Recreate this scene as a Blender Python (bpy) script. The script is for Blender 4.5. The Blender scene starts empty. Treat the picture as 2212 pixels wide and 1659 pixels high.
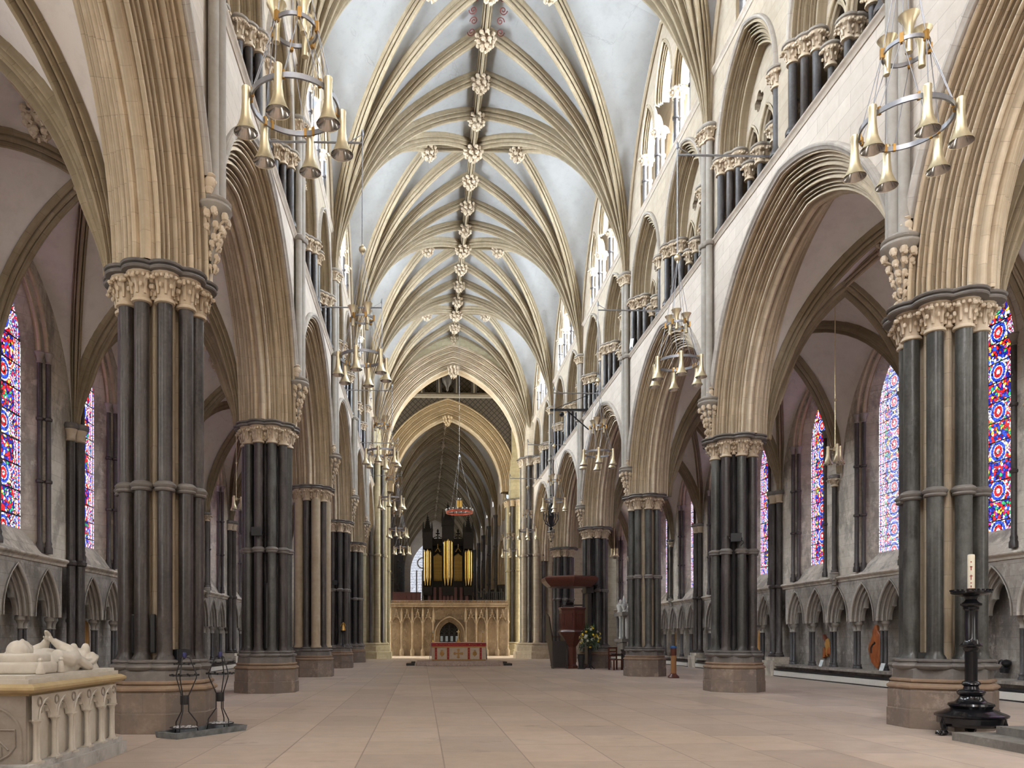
import bpy, math, random
from mathutils import Vector, Matrix
PI = math.pi
random.seed(7)
C = bpy.context.scene.collection
S = bpy.context.scene

# ------------------------------------------------------------------ camera
F_PX, CX, HY, YAW = 1683.7, 953.1, 1378.7, 0.025
CAM = (-2.167, 0.0, 1.386)
cd = bpy.data.cameras.new('camera')
cam = bpy.data.objects.new('camera', cd); C.objects.link(cam)
cam.location = CAM
cam.rotation_euler = (PI/2, 0, -YAW)
cd.sensor_fit = 'HORIZONTAL'; cd.sensor_width = 36.0
cd.lens = F_PX*36.0/2212.0
cd.shift_x = (1106.0-CX)/2212.0
cd.shift_y = (HY-829.5)/2212.0
cd.clip_start = 0.1; cd.clip_end = 400
S.camera = cam

# ------------------------------------------------------------------ exposure, world
S.view_settings.view_transform = 'Standard'
S.view_settings.look = 'None'
S.view_settings.gamma = 1.0
S.view_settings.use_curve_mapping = False
S.view_settings.exposure = 0.78
try:
    S.cycles.use_adaptive_sampling = True; S.cycles.adaptive_threshold = 0.12; S.cycles.adaptive_min_samples = 16
    S.cycles.max_bounces = 6; S.cycles.diffuse_bounces = 4; S.cycles.glossy_bounces = 3
    S.cycles.transmission_bounces = 3; S.cycles.transparent_max_bounces = 6
    S.cycles.sample_clamp_indirect = 6.0
    S.cycles.caustics_reflective = False; S.cycles.caustics_refractive = False
except Exception: pass
W = bpy.data.worlds.new('daylight'); S.world = W; W.use_nodes = True
W.node_tree.nodes['Background'].inputs[0].default_value = (0.80, 0.88, 1.0, 1)
W.node_tree.nodes['Background'].inputs[1].default_value = 0.6
# window brightness (emission of the daylit glass and of added unseen fill panes)
L_CLER, L_AISLE, L_WEST, L_AFILL, L_TRAN, L_EAST, L_CHOIR = 57.0, 1.4, 1.0, 2.4, 11.0, .8, 3.6

# ------------------------------------------------------------------ materials
class NT:
    def __init__(s, name):
        s.m = bpy.data.materials.new(name); s.m.use_nodes = True
        s.t = s.m.node_tree; s.n = s.t.nodes; s.l = s.t.links
        s.b = s.n['Principled BSDF']; s.out = s.n['Material Output']
        s._tc = None
    def new(s, typ, ins={}, **kw):
        n = s.n.new(typ)
        for k, v in kw.items(): setattr(n, k, v)
        for k, v in ins.items(): s.put(n.inputs[k], v)
        return n
    def put(s, sock, v):
        if hasattr(v, 'is_output'): s.l.new(v, sock)
        elif isinstance(v, (tuple, list)) and len(v) == 3 and sock.type == 'RGBA': sock.default_value = (*v, 1)
        else: sock.default_value = v
    def tc(s, which='Object'):
        if s._tc is None: s._tc = s.n.new('ShaderNodeTexCoord')
        return s._tc.outputs[which]
    def mapping(s, vec, scale=(1,1,1), rot=(0,0,0), loc=(0,0,0)):
        return s.new('ShaderNodeMapping', {'Vector': vec, 'Scale': scale, 'Rotation': rot, 'Location': loc}).outputs[0]
    def noise(s, vec, scale, detail=4, rough=.55, out='Fac'):
        return s.new('ShaderNodeTexNoise', {'Vector': vec, 'Scale': scale, 'Detail': detail, 'Roughness': rough}).outputs[out]
    def math(s, op, a, b=0.0, c=0.0):
        n = s.n.new('ShaderNodeMath'); n.operation = op
        s.put(n.inputs[0], a); s.put(n.inputs[1], b)
        if op in ('MULTIPLY_ADD', 'COMPARE', 'SMOOTH_MIN'): s.put(n.inputs[2], c)
        return n.outputs[0]
    def ramp(s, fac, stops, interp='LINEAR'):
        n = s.n.new('ShaderNodeValToRGB'); r = n.color_ramp; r.interpolation = interp
        while len(r.elements) > 1: r.elements.remove(r.elements[-1])
        for i, (p, c) in enumerate(stops):
            e = r.elements[0] if i == 0 else r.elements.new(p)
            e.position = p; e.color = (*c, 1) if len(c) == 3 else c
        s.put(n.inputs[0], fac); return n.outputs[0]
    def mix(s, fac, a, b, mode='MIX'):
        n = s.n.new('ShaderNodeMix'); n.data_type = 'RGBA'; n.blend_type = mode
        s.put(n.inputs[0], fac); s.put(n.inputs[6], a); s.put(n.inputs[7], b)
        return n.outputs[2]
    def sep(s, vec):
        n = s.n.new('ShaderNodeSeparateXYZ'); s.put(n.inputs[0], vec); return n.outputs
    def comb(s, x, y, z=0.0):
        n = s.n.new('ShaderNodeCombineXYZ'); s.put(n.inputs[0], x); s.put(n.inputs[1], y); s.put(n.inputs[2], z); return n.outputs[0]
    def bump(s, h, strength=.3, dist=.02):
        b = s.new('ShaderNodeBump', {'Height': h, 'Strength': strength, 'Distance': dist})
        s.l.new(b.outputs[0], s.b.inputs['Normal'])
    def set(s, color=None, rough=.8, metal=0.0, spec=None):
        if color is not None: s.put(s.b.inputs['Base Color'], color)
        s.put(s.b.inputs['Roughness'], rough); s.put(s.b.inputs['Metallic'], metal)
        if spec is not None: s.put(s.b.inputs['Specular IOR Level'], spec)
        return s.m

def stone(name, c1, c2, c3, joints='wall', rough=.85, course=.36, jd=.5, tone=.55, dirt=None):
    t = NT(name); P = t.tc('Object')
    info = t.n.new('ShaderNodeObjectInfo')
    Pw = t.new('ShaderNodeVectorMath', {0: P, 1: info.outputs['Location']}, operation='ADD').outputs[0]
    n1 = t.noise(Pw, .55, 5); n2 = t.noise(Pw, 5.0, 6, .65); n3 = t.noise(Pw, 26, 3)
    col = t.ramp(n1, [(.32, c2), (.5, c1), (.68, c3)])
    col = t.mix(.55, col, t.ramp(n2, [(.3, c2), (.55, c1), (.72, c3)]))
    hgt = t.math('MULTIPLY', n3, .3)
    if joints:
        if joints == 'uv':
            x, y, z = t.sep(t.tc('UV'))
            vec = t.comb(x, y)
            br = t.new('ShaderNodeTexBrick', {'Vector': vec, 'Scale': 1.0, 'Mortar Size': .006, 'Mortar Smooth': .3, 'Brick Width': course*1.35, 'Row Height': .26,
                       'Color1': (.82,.82,.82), 'Color2': (1.12,1.12,1.12), 'Mortar': (jd,jd,jd)}, offset=.37)
        else:
            x, y, z = t.sep(P)
            vec = t.comb(t.math('ADD', x, y), z)
            br = t.new('ShaderNodeTexBrick', {'Vector': vec, 'Scale': 1.0, 'Mortar Size': .007, 'Mortar Smooth': .3, 'Brick Width': .78, 'Row Height': course,
                       'Color1': (.86,.86,.86), 'Color2': (1.1,1.1,1.1), 'Mortar': (jd,jd,jd)}, offset=.5)
        col = t.mix(tone, col, br.outputs['Color'], 'MULTIPLY')
        hgt = t.math('MULTIPLY_ADD', br.outputs['Fac'], -.6, hgt)
    if joints == 'uv':      # bands of browner and greyer stone among the orders of a moulding
        band = t.noise(t.comb(t.math('MULTIPLY', x, .10), t.math('MULTIPLY', y, 7.0)), 1.0, 3, .6)
        col = t.mix(t.math('MULTIPLY', t.ramp(band, [(.46, (0,0,0)), (.60, (1,1,1))]), .55), col, tuple(k*.58 for k in c2))
    if dirt:
        col = t.mix(t.math('MULTIPLY', t.ramp(t.noise(t.mapping(Pw, (1,1,.45)), 1.5, 7, .72), [(.47, (0,0,0)), (.58, (1,1,1))]), .72), col, dirt)
        col = t.mix(t.math('MULTIPLY', t.ramp(t.noise(Pw, 2.6, 6, .75), [(.56, (0,0,0)), (.64, (1,1,1))]), .45), col, tuple(min(1, k*1.25) for k in c3))
    t.bump(hgt, .35, .012)
    return t.set(col, rough)

M = {}
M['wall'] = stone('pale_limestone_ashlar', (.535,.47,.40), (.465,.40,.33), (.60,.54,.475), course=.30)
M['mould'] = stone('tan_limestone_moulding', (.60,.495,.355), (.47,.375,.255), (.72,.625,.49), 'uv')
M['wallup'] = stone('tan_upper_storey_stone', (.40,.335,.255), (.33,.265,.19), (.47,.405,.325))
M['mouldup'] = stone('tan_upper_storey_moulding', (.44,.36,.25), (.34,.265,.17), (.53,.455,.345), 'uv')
M['rib'] = stone('brown_vault_rib_stone', (.345,.275,.18), (.25,.19,.11), (.43,.36,.255), 'uv')
M['mouldgrey'] = stone('weathered_hood_stone', (.44,.40,.35), (.33,.29,.25), (.55,.51,.46), 'uv')
M['mouldstr'] = stone('pale_string_course', (.53,.46,.38), (.40,.34,.275), (.63,.56,.48), None)
M['carved'] = stone('carved_limestone', (.56,.46,.34), (.44,.34,.23), (.66,.57,.45), None)
M['aisle'] = stone('aged_aisle_stone', (.54,.48,.40), (.40,.35,.285), (.64,.585,.51), dirt=(.22,.195,.165))
M['dado'] = stone('blotched_dado_stone', (.30,.265,.23), (.20,.17,.145), (.42,.38,.34), course=.28, dirt=(.12,.105,.095))
M['plinth'] = stone('reddish_plinth_stone', (.215,.165,.13), (.145,.11,.088), (.33,.27,.22), course=.31, jd=.75, dirt=(.17,.145,.13))
M['plinthgrey'] = stone('grey_base_marble', (.165,.15,.138), (.095,.085,.078), (.27,.245,.228), None, .6)
M['plintho'] = stone('ochre_base_roll', (.29,.20,.135), (.19,.135,.095), (.38,.285,.205), None)
M['cross'] = stone('greenish_crossing_stone', (.44,.385,.25), (.34,.29,.18), (.53,.48,.34), course=.3)
M['crosst'] = stone('tan_crossing_stone', (.45,.375,.275), (.34,.275,.19), (.55,.475,.37), course=.3)
M['screen'] = stone('brown_screen_stone', (.36,.275,.19), (.27,.20,.13), (.45,.36,.26), None, dirt=(.2,.15,.10))

def purbeck(name, c1, c2, c3, rough=.32):
    t = NT(name); P = t.tc('Object')
    info = t.n.new('ShaderNodeObjectInfo')
    Pw = t.new('ShaderNodeVectorMath', {0: P, 1: info.outputs['Location']}, operation='ADD').outputs[0]
    a = t.noise(t.mapping(Pw, (1,1,.45)), 2.2, 8, .68); b = t.noise(Pw, 22, 3, .6)
    col = t.mix(.35, t.ramp(a, [(.34, c2), (.5, c1), (.66, c3)]), t.ramp(b, [(.35, c2), (.55, c1), (.75, c3)]))
    worn = t.ramp(t.noise(t.mapping(Pw, (1,1,.5)), 1.3, 7, .72), [(.52, (0,0,0)), (.62, (1,1,1))])
    col = t.mix(t.math('MULTIPLY', worn, .45), col, tuple(x*1.25 for x in c3))
    t.bump(t.math('MULTIPLY', b, worn), .6, .012)
    return t.set(col, t.math('MULTIPLY_ADD', worn, .35, rough), 0, .5)
M['purbeck'] = purbeck('dark_polished_marble', (.044,.035,.032), (.019,.015,.014), (.095,.080,.074))
M['purbeckg'] = purbeck('greenish_grey_marble', (.052,.051,.046), (.024,.024,.022), (.105,.105,.096))
M['purbecks'] = purbeck('slate_dark_marble', (.052,.047,.048), (.024,.021,.023), (.10,.093,.093), .4)

def plaster(name, c, s):
    t = NT(name); P = t.tc('Object')
    a = t.noise(P, .5, 7, .62); b = t.noise(P, 3.0, 6, .7)
    col = t.mix(.5, t.ramp(a, [(.3, s), (.55, c), (.75, tuple(min(1, x*1.05) for x in c))]), t.ramp(b, [(.3, s), (.52, c)]))
    v = t.new('ShaderNodeTexVoronoi', {'Vector': t.mapping(P, (.5,.22,.3)), 'Scale': 1.0, 'Randomness': 1.0}, feature='DISTANCE_TO_EDGE')
    wob = t.math('ABSOLUTE', t.math('ADD', v.outputs['Distance'], t.math('MULTIPLY_ADD', t.noise(P, 2.5, 4), .1, -.05)))
    crack = t.ramp(wob, [(.0, (1,1,1)), (.0012, (1,1,1)), (.0022, (0,0,0))])
    gate = t.ramp(t.noise(P, .35, 2), [(.52, (0,0,0)), (.58, (.35,.35,.35))])
    col = t.mix(t.math('MULTIPLY', crack, gate), col, tuple(x*.5 for x in s))
    return t.set(col, .9)
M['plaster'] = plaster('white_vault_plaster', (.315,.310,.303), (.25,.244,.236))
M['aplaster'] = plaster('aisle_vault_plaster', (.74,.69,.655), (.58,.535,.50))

def floor_mat():
    t = NT('worn_flagstones'); P = t.tc('Object'); x, y, z = t.sep(P)
    br = t.new('ShaderNodeTexBrick', {'Vector': t.comb(y, x), 'Scale': 1.0, 'Mortar Size': .009, 'Mortar Smooth': .2, 'Brick Width': 1.45, 'Row Height': .96,
               'Color1': (.80,.78,.78), 'Color2': (1.14,1.10,1.06), 'Mortar': (.42,.37,.35)}, offset=.43, offset_frequency=2, squash=.8, squash_frequency=3)
    n = t.noise(P, .35, 5); n2 = t.noise(P, 3.0, 7, .65)
    col = t.mix(.5, t.ramp(n, [(.3, (.48,.385,.305)), (.5, (.54,.445,.375)), (.7, (.58,.50,.455))]), t.ramp(n2, [(.3, (.39,.32,.26)), (.6, (.57,.48,.41))]))
    col = t.mix(.6, col, br.outputs['Color'], 'MULTIPLY')
    st = t.ramp(t.noise(t.mapping(P, (1,1.6,1)), .8, 8, .7), [(.60, (0,0,0)), (.72, (1,1,1))])
    col = t.mix(t.math('MULTIPLY', st, .6), col, (.17,.13,.11))
    t.bump(t.math('MULTIPLY_ADD', br.outputs['Fac'], -.5, t.math('MULTIPLY', n2, .4)), .3, .01)
    return t.set(col, t.math('MULTIPLY_ADD', n2, .35, .36), 0, .4)
M['floor'] = floor_mat()

def plain(name, c, rough=.6, metal=0.0, var=.12, scale=12, spec=None):
    t = NT(name); n = t.noise(t.tc('Object'), scale, 4)
    d = tuple(x*(1-var) for x in c); e = tuple(min(1, x*(1+var)) for x in c)
    return t.set(t.ramp(n, [(.3, d), (.7, e)]), rough, metal, spec)
def emit(name, c, s):
    t = NT(name); t.put(t.b.inputs['Base Color'], (.02,.02,.02)); t.put(t.b.inputs['Emission Color'], c); t.put(t.b.inputs['Emission Strength'], s)
    return t.m
M['brass'] = plain('satin_brass', (.78,.69,.47), .36, .8, .06)
M['brassdk'] = plain('chromed_horn_lining', (.55,.53,.50), .15, 1.0)
M['steel'] = plain('grey_steel', (.30,.31,.34), .4, .6)
M['amber'] = plain('amber_clamp', (.45,.25,.06), .4, .4)
M['cable'] = plain('steel_cable', (.33,.34,.37), .45, .5)
M['lampface'] = plain('frosted_lamp_face', (.85,.84,.80), .5)
M['black'] = plain('black_painted_iron', (.012,.012,.014), .38)
M['gloss'] = plain('black_gloss_lacquer', (.008,.008,.010), .14)
M['darkvoid'] = plain('dark_void_surface', (.02,.018,.016), .9)
M['slot'] = plain('black_speaker_cloth', (.013,.013,.014), .55)

def glass_stained(name, strength, seed, pitch=1.18, hw=.75, pale=0.0):
    t = NT(name); x, y, z = t.sep(t.tc('UV'))
    vec = t.comb(x, y, seed)
    cells = t.new('ShaderNodeTexVoronoi', {'Vector': vec, 'Scale': 14.0, 'Randomness': .95})
    small = t.new('ShaderNodeTexVoronoi', {'Vector': vec, 'Scale': 24.0, 'Randomness': .6})
    red, blue, dblue, wht, gold, grn, pur, teal = (.80,.015,.02), (.025,.07,.75), (.01,.015,.26), (.85,.88,.95), (.85,.48,.05), (.03,.34,.14), (.35,.03,.28), (.10,.42,.55)
    rnd = t.sep(cells.outputs['Color'])[0]; rnd2 = t.sep(small.outputs['Color'])[1]
    fig = t.ramp(rnd, [(0, dblue), (.26, red), (.46, wht), (.58, blue), (.72, gold), (.80, grn), (.87, red), (.95, pur)], 'CONSTANT')
    grd = t.ramp(rnd2, [(0, blue), (.24, red), (.40, dblue), (.56, teal), (.66, wht), (.80, gold), (.88, grn), (.95, red)], 'CONSTANT')
    v = t.math('DIVIDE', y, pitch); fr = t.math('SUBTRACT', t.math('FRACT', v), .5)
    dy = t.math('MULTIPLY', fr, pitch)
    r = t.math('SQRT', t.math('ADD', t.math('POWER', t.math('ABSOLUTE', x), 2.0), t.math('POWER', t.math('ABSOLUTE', t.math('MULTIPLY', dy, .92)), 2.0)))
    rr = t.math('DIVIDE', r, hw*.80)
    med = t.ramp(rr, [(0, (1,1,1)), (.80, (1,1,1)), (.805, (0,0,0))], 'CONSTANT')
    col = t.mix(med, grd, fig)
    ring = t.ramp(rr, [(0, (0,0,0,1)), (.80, (1,1,1,1)), (.845, (.0,.0,.0,1)), (.86, (.5,.5,.5,1)), (.93, (0,0,0,1)), (.945, (1,1,1,1)), (.985, (0,0,0,1))], 'CONSTANT')
    ringc = t.ramp(rr, [(0, dblue), (.80, wht), (.85, red), (.94, wht)], 'CONSTANT')
    col = t.mix(ring, col, ringc)
    # rosettes between the medallions
    dy2 = t.math('SUBTRACT', pitch*.5, t.math('ABSOLUTE', dy))
    ax = t.math('ABSOLUTE', x)
    r2 = t.math('SQRT', t.math('ADD', t.math('POWER', ax, 2.0), t.math('POWER', dy2, 2.0)))
    r2 = t.math('DIVIDE', r2, hw*.36)
    col = t.mix(t.ramp(r2, [(0, (1,1,1)), (1, (0,0,0))], 'CONSTANT'), col, t.ramp(r2, [(0, wht), (.22, red), (.5, wht), (.58, blue), (.86, wht)], 'CONSTANT'))
    # beaded border
    bx = t.math('DIVIDE', ax, hw)
    border = t.ramp(bx, [(0, (0,0,0)), (.80, (1,1,1))], 'CONSTANT')
    bead = t.math('FRACT', t.math('MULTIPLY', y, 9.0))
    bc = t.mix(t.ramp(bead, [(0, (0,0,0)), (.5, (1,1,1))], 'CONSTANT'), red, blue)
    bc = t.mix(t.ramp(bx, [(0, (1,1,1)), (.845, (0,0,0)), (.94, (1,1,1))], 'CONSTANT'), bc, wht)
    col = t.mix(border, col, bc)
    if pale: col = t.mix(pale, col, (.8,.85,1.0))
    # leads and saddle bars
    ed = t.new('ShaderNodeTexVoronoi', {'Vector': vec, 'Scale': 14.0, 'Randomness': .95}, feature='DISTANCE_TO_EDGE')
    lead = t.ramp(ed.outputs['Distance'], [(0, (0,0,0)), (.06, (.03,.03,.03)), (.10, (1,1,1))])
    bar = t.math('ABSOLUTE', t.math('SUBTRACT', t.math('FRACT', t.math('DIVIDE', y, pitch*.5)), .5))
    barm = t.ramp(bar, [(0, (0,0,0)), (.028, (1,1,1))], 'CONSTANT')
    col = t.mix(1.0, t.mix(1.0, col, lead, 'MULTIPLY'), barm, 'MULTIPLY')
    t.put(t.b.inputs['Base Color'], (.02,.02,.02)); t.put(t.b.inputs['Roughness'], .3)
    t.put(t.b.inputs['Emission Color'], col); t.put(t.b.inputs['Emission Strength'], strength)
    return t.m
M['glassA'] = glass_stained('stained_glass_medallions', L_AISLE, 1.0)
M['glassB'] = glass_stained('stained_glass_figures', L_AISLE, 5.3, .95, .75)
M['glassC'] = glass_stained('stained_glass_pale', L_AISLE, 9.1, .62, .75, .22)
M['glassE'] = glass_stained('stained_glass_east', L_EAST, 3.3, .9, .5, .45)
def glass_leaded(name, c, s):
    t = NT(name); x, y, z = t.sep(t.tc('UV'))
    a = t.math('FRACT', t.math('MULTIPLY', t.math('ADD', x, t.math('MULTIPLY', y, .6)), 5.0))
    b = t.math('FRACT', t.math('MULTIPLY', t.math('SUBTRACT', x, t.math('MULTIPLY', y, .6)), 5.0))
    la = t.math('MINIMUM', a, b)
    k = t.ramp(la, [(0, (.12,.12,.12)), (.07, (1,1,1))], 'CONSTANT')
    t.put(t.b.inputs['Base Color'], (.05,.05,.05))
    t.put(t.b.inputs['Emission Color'], t.mix(1.0, k, c, 'MULTIPLY')); t.put(t.b.inputs['Emission Strength'], s)
    return t.m
M['clear'] = glass_leaded('clear_leaded_glass', (.80,.90,1.0), L_CLER)
M['tran'] = glass_leaded('greenish_transept_glass', (1.0,.97,.82), L_TRAN)
M['afill'] = glass_leaded('aisle_fill_glass', (1.0,.96,.90), L_AFILL)  # neutral fill glow for unseen aisle panes
M['west'] = glass_leaded('west_window_glass', (1.0,.95,.86), L_WEST)
M['wfill_dim'] = glass_leaded('west_fill_glass', (.85,.92,1.0), 4.0)
M['wfill_bright'] = glass_leaded('bright_west_fill_glass', (.95,.96,1.0), 48.0)  # strong fill glow, added to brighten the right wall and floor
M['choirg'] = glass_leaded('choir_window_glass', (.95,.97,1.0), L_CHOIR)

# ------------------------------------------------------------------ mesh helpers
KIDS = {}
class MB:
    def __init__(s): s.v = []; s.f = []; s.mi = []; s.uv = []; s.has_uv = False
    def add(s, vs, fs, mi=0, uv=None):
        o = len(s.v); s.v += [tuple(p) for p in vs]
        if uv is None: s.uv += [(0.0, 0.0)]*len(vs)
        else: s.uv += uv; s.has_uv = True
        s.f += [tuple(i+o for i in f) for f in fs]; s.mi += [mi]*len(fs)
        return s
    def box(s, c, d, rz=0.0, mi=0):
        hx, hy, hz = d[0]/2, d[1]/2, d[2]/2; ca, sa = math.cos(rz), math.sin(rz)
        vs = []
        for z in (-hz, hz):
            for x, y in ((-hx,-hy), (hx,-hy), (hx,hy), (-hx,hy)):
                vs.append((c[0]+x*ca-y*sa, c[1]+x*sa+y*ca, c[2]+z))
        return s.add(vs, [(0,3,2,1), (4,5,6,7), (0,1,5,4), (1,2,6,5), (2,3,7,6), (3,0,4,7)], mi)
    def rings(s, R, closed=True, cap0=True, cap1=True, mi=0, uv=None):
        n = len(R[0]); vs = [p for r in R for p in r]; fs = []
        for i in range(len(R)-1):
            for j in range(n if closed else n-1):
                k = (j+1) % n
                fs.append((i*n+j, i*n+k, (i+1)*n+k, (i+1)*n+j))
        if closed and cap0: fs.append(tuple(range(n))[::-1])
        if closed and cap1: fs.append(tuple((len(R)-1)*n+j for j in range(n)))
        return s.add(vs, fs, mi, uv)
    def lathe(s, prof, seg=20, c=(0,0,0), mi=0, a0=0.0, sx=1.0, sy=1.0, caps=True):
        R = [[(c[0]+sx*r*math.cos(a0+2*PI*j/seg), c[1]+sy*r*math.sin(a0+2*PI*j/seg), c[2]+z) for j in range(seg)] for r, z in prof]
        return s.rings(R, True, caps and prof[0][0] > 1e-5, caps and prof[-1][0] > 1e-5, mi)
    def prism(s, poly, z0, z1, mi=0):
        return s.rings([[(x, y, z0) for x, y in poly], [(x, y, z1) for x, y in poly]], mi=mi)
    def tube(s, pts, r, seg=6, mi=0, closed=False):
        pts = [Vector(p) for p in pts]; n = len(pts); R = []
        up = None
        for i, p in enumerate(pts):
            if closed: d = pts[(i+1) % n]-pts[i-1]
            else: d = pts[min(i+1, n-1)]-pts[max(i-1, 0)]
            if d.length < 1e-9: d = Vector((0,0,1))
            d.normalize()
            if up is None:
                up = Vector((0,0,1)) if abs(d.z) < .9 else Vector((1,0,0))
            a = d.cross(up)
            if a.length < 1e-6: a = d.orthogonal()
            a.normalize(); b = a.cross(d); up = b
            rr = r[i] if isinstance(r, (list, tuple)) else r
            R.append([tuple(p+a*(rr*math.cos(2*PI*j/seg))+b*(rr*math.sin(2*PI*j/seg))) for j in range(seg)])
        if closed: R.append(R[0])
        return s.rings(R, True, not closed, not closed, mi)
    def ball(s, c, r, seg=10, mi=0, sc=(1,1,1)):
        k = max(4, seg//2)
        R = [[(c[0]+sc[0]*r*math.sin(PI*i/k)*math.cos(2*PI*j/seg), c[1]+sc[1]*r*math.sin(PI*i/k)*math.sin(2*PI*j/seg), c[2]-sc[2]*r*math.cos(PI*i/k)) for j in range(seg)] for i in range(k+1)]
        return s.rings(R, True, False, False, mi)
    def quad(s, a, b, c, d, mi=0, uv=None): return s.add([a, b, c, d], [(0,1,2,3)], mi, uv)
    def obj(s, name, mat, parent=None, sharp=38, kind=None):
        me = bpy.data.meshes.new(name); me.from_pydata(s.v, [], s.f)
        mats = mat if isinstance(mat, (list, tuple)) else [mat]
        for m in mats: me.materials.append(M[m] if isinstance(m, str) else m)
        if len(mats) > 1: me.polygons.foreach_set('material_index', s.mi)
        if s.has_uv:
            l = me.uv_layers.new(name='UVMap'); li = [0]*len(me.loops); me.loops.foreach_get('vertex_index', li)
            fl = []
            for i in li: fl += s.uv[i]
            l.data.foreach_set('uv', fl)
        if sharp:
            me.polygons.foreach_set('use_smooth', [True]*len(me.polygons))
            try: me.set_sharp_from_angle(angle=math.radians(sharp))
            except Exception: pass
        me.update()
        return link(bpy.data.objects.new(name, me), parent, kind)
def link(o, parent=None, kind=None):
    C.objects.link(o)
    if parent is not None: o.parent = parent; KIDS.setdefault(parent.as_pointer(), []).append(o)
    if kind: o['kind'] = kind
    return o
def tag(o, label, cat, group=None):
    o['label'] = label; o['category'] = cat
    if group: o['group'] = group
    return o
def thing(name, label, cat, loc=(0,0,0), rz=0.0, group=None):
    o = bpy.data.objects.new(name, None); C.objects.link(o); o.empty_display_size = .2
    o.location = loc; o.rotation_euler = (0, 0, rz)
    return tag(o, label, cat, group)
def part(o, root, loc=None, rz=None):          # a copy of a part, sharing its mesh, under another thing
    c = o.copy(); C.objects.link(c); c.parent = root; KIDS.setdefault(root.as_pointer(), []).append(c)
    if loc is not None: c.location = loc
    if rz is not None: c.rotation_euler = (0, 0, rz)
    for g in KIDS.get(o.as_pointer(), []): part(g, c)
    return c
def dup(root, loc=None, rz=None, label=None, group=None):
    c = root.copy(); C.objects.link(c)
    if loc is not None: c.location = loc
    if rz is not None: c.rotation_euler = (0, 0, rz)
    if label: c['label'] = label
    if group: c['group'] = group
    for k in KIDS.get(root.as_pointer(), []): part(k, c)
    return c
def smoothstep(a, b, x):
    t = max(0, min(1, (x-a)/(b-a))); return t*t*(3-2*t)

# --- pointed arches. u runs along the wall, z up; w = half span at r = 0
class Arch:
    def __init__(s, w, zs, rise, n=14):
        s.w, s.zs, s.rise, s.n = w, zs, rise, n
        s.R = (w*w+rise*rise)/(2*w); s.c = s.R-w
    def line(s, r=0.0, n=None):
        n = n or s.n; R = s.R+r
        tm = math.acos(max(-1, min(1, s.c/R)))
        h = [(s.c-R*math.cos(tm*i/n), s.zs+R*math.sin(tm*i/n)) for i in range(n+1)]
        return h+[(-u, z) for u, z in h[-2::-1]]
    def top(s, u, r=0.0):
        R = s.R+r; a = s.c+abs(u)
        return s.zs+math.sqrt(max(0, R*R-a*a))
    def apex(s, r=0.0): return s.top(0, r)
def prof(A, B, els, res=5, sgn=1):
    """moulding section from A to B (r, t); els: (kind, width, height)"""
    tot = sum(e[1] for e in els); L = math.hypot(B[0]-A[0], B[1]-A[1])
    dx, dy = (B[0]-A[0])/L, (B[1]-A[1])/L; nx, ny = -dy*sgn, dx*sgn
    pts = []; s0 = 0
    for kind, w, h in els:
        w = w/tot*L
        if kind == 'f': q = [(0, h), (1, h)]
        elif kind == 'r': q = [(.5-.5*math.cos(PI*i/res), h*math.sin(PI*i/res)) for i in range(res+1)]
        else: q = [(i/res, -h*math.sin(PI*i/res)) for i in range(res+1)]
        for f, d in q:
            s = s0+f*w; pts.append((A[0]+dx*s+nx*d, A[1]+dy*s+ny*d))
        s0 += w
    out = [pts[0]]
    for p in pts[1:]:
        if math.hypot(p[0]-out[-1][0], p[1]-out[-1][1]) > 1e-4: out.append(p)
    return out
def arch_sweep(mb, arch, P, cu=0.0, n=None, legs=None, mi=0, cz=0.0):
    """sweep section P (r, t) round the arch; vertices (t, u, z); legs = z to which the section is carried down"""
    cols = []
    acc = 0
    for r, t in P:
        ln = arch.line(r, n)
        if legs is not None: ln = [(ln[0][0], legs)]+ln+[(ln[-1][0], legs)]
        cols.append([(t, cu+u, z+cz) for u, z in ln])
    m = len(cols[0]); d = [0.0]
    for i in range(1, m):
        a, b = cols[0][i-1], cols[0][i]; d.append(d[-1]+math.dist(a, b))
    w = [0.0]
    for i in range(1, len(P)): w.append(w[-1]+math.hypot(P[i][0]-P[i-1][0], P[i][1]-P[i-1][1]))
    vs = []; uv = []
    for j, col in enumerate(cols):
        for i in range(m): vs.append(col[i]); uv.append((d[i], w[j]))
    fs = [(j*m+i, j*m+i+1, (j+1)*m+i+1, (j+1)*m+i) for j in range(len(cols)-1) for i in range(m-1)]
    return mb.add(vs, fs, mi, uv)
def wall_panel(mb, u0, u1, z0, z1, ops, v, mi=0, step=None):
    """flat wall at depth v with pointed openings ops = (centre, Arch, r, base z)"""
    us = {u0, u1}
    for c, a, r, b in ops:
        for u, z in a.line(r):
            if u0 < c+u < u1: us.add(round(c+u, 5))
    us = sorted(us)
    for a_, b_ in zip(us, us[1:]):
        if b_-a_ < 1e-5: continue
        m = (a_+b_)/2; hit = None
        for op in ops:
            c, a, r, b = op; hw = a.w+r
            if abs(m-c) < hw-1e-6: hit = op
        if hit:
            c, a, r, b = hit
            za, zb = min(z1, a.top(a_-c, r)), min(z1, a.top(b_-c, r))
            if za < z1-1e-4 or zb < z1-1e-4: mb.quad((v,a_,za), (v,b_,zb), (v,b_,z1), (v,a_,z1), mi)
            if b > z0+1e-4: mb.quad((v,a_,z0), (v,b_,z0), (v,b_,b), (v,a_,b), mi)
        else: mb.quad((v,a_,z0), (v,b_,z0), (v,b_,z1), (v,a_,z1), mi)
    return mb
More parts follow.
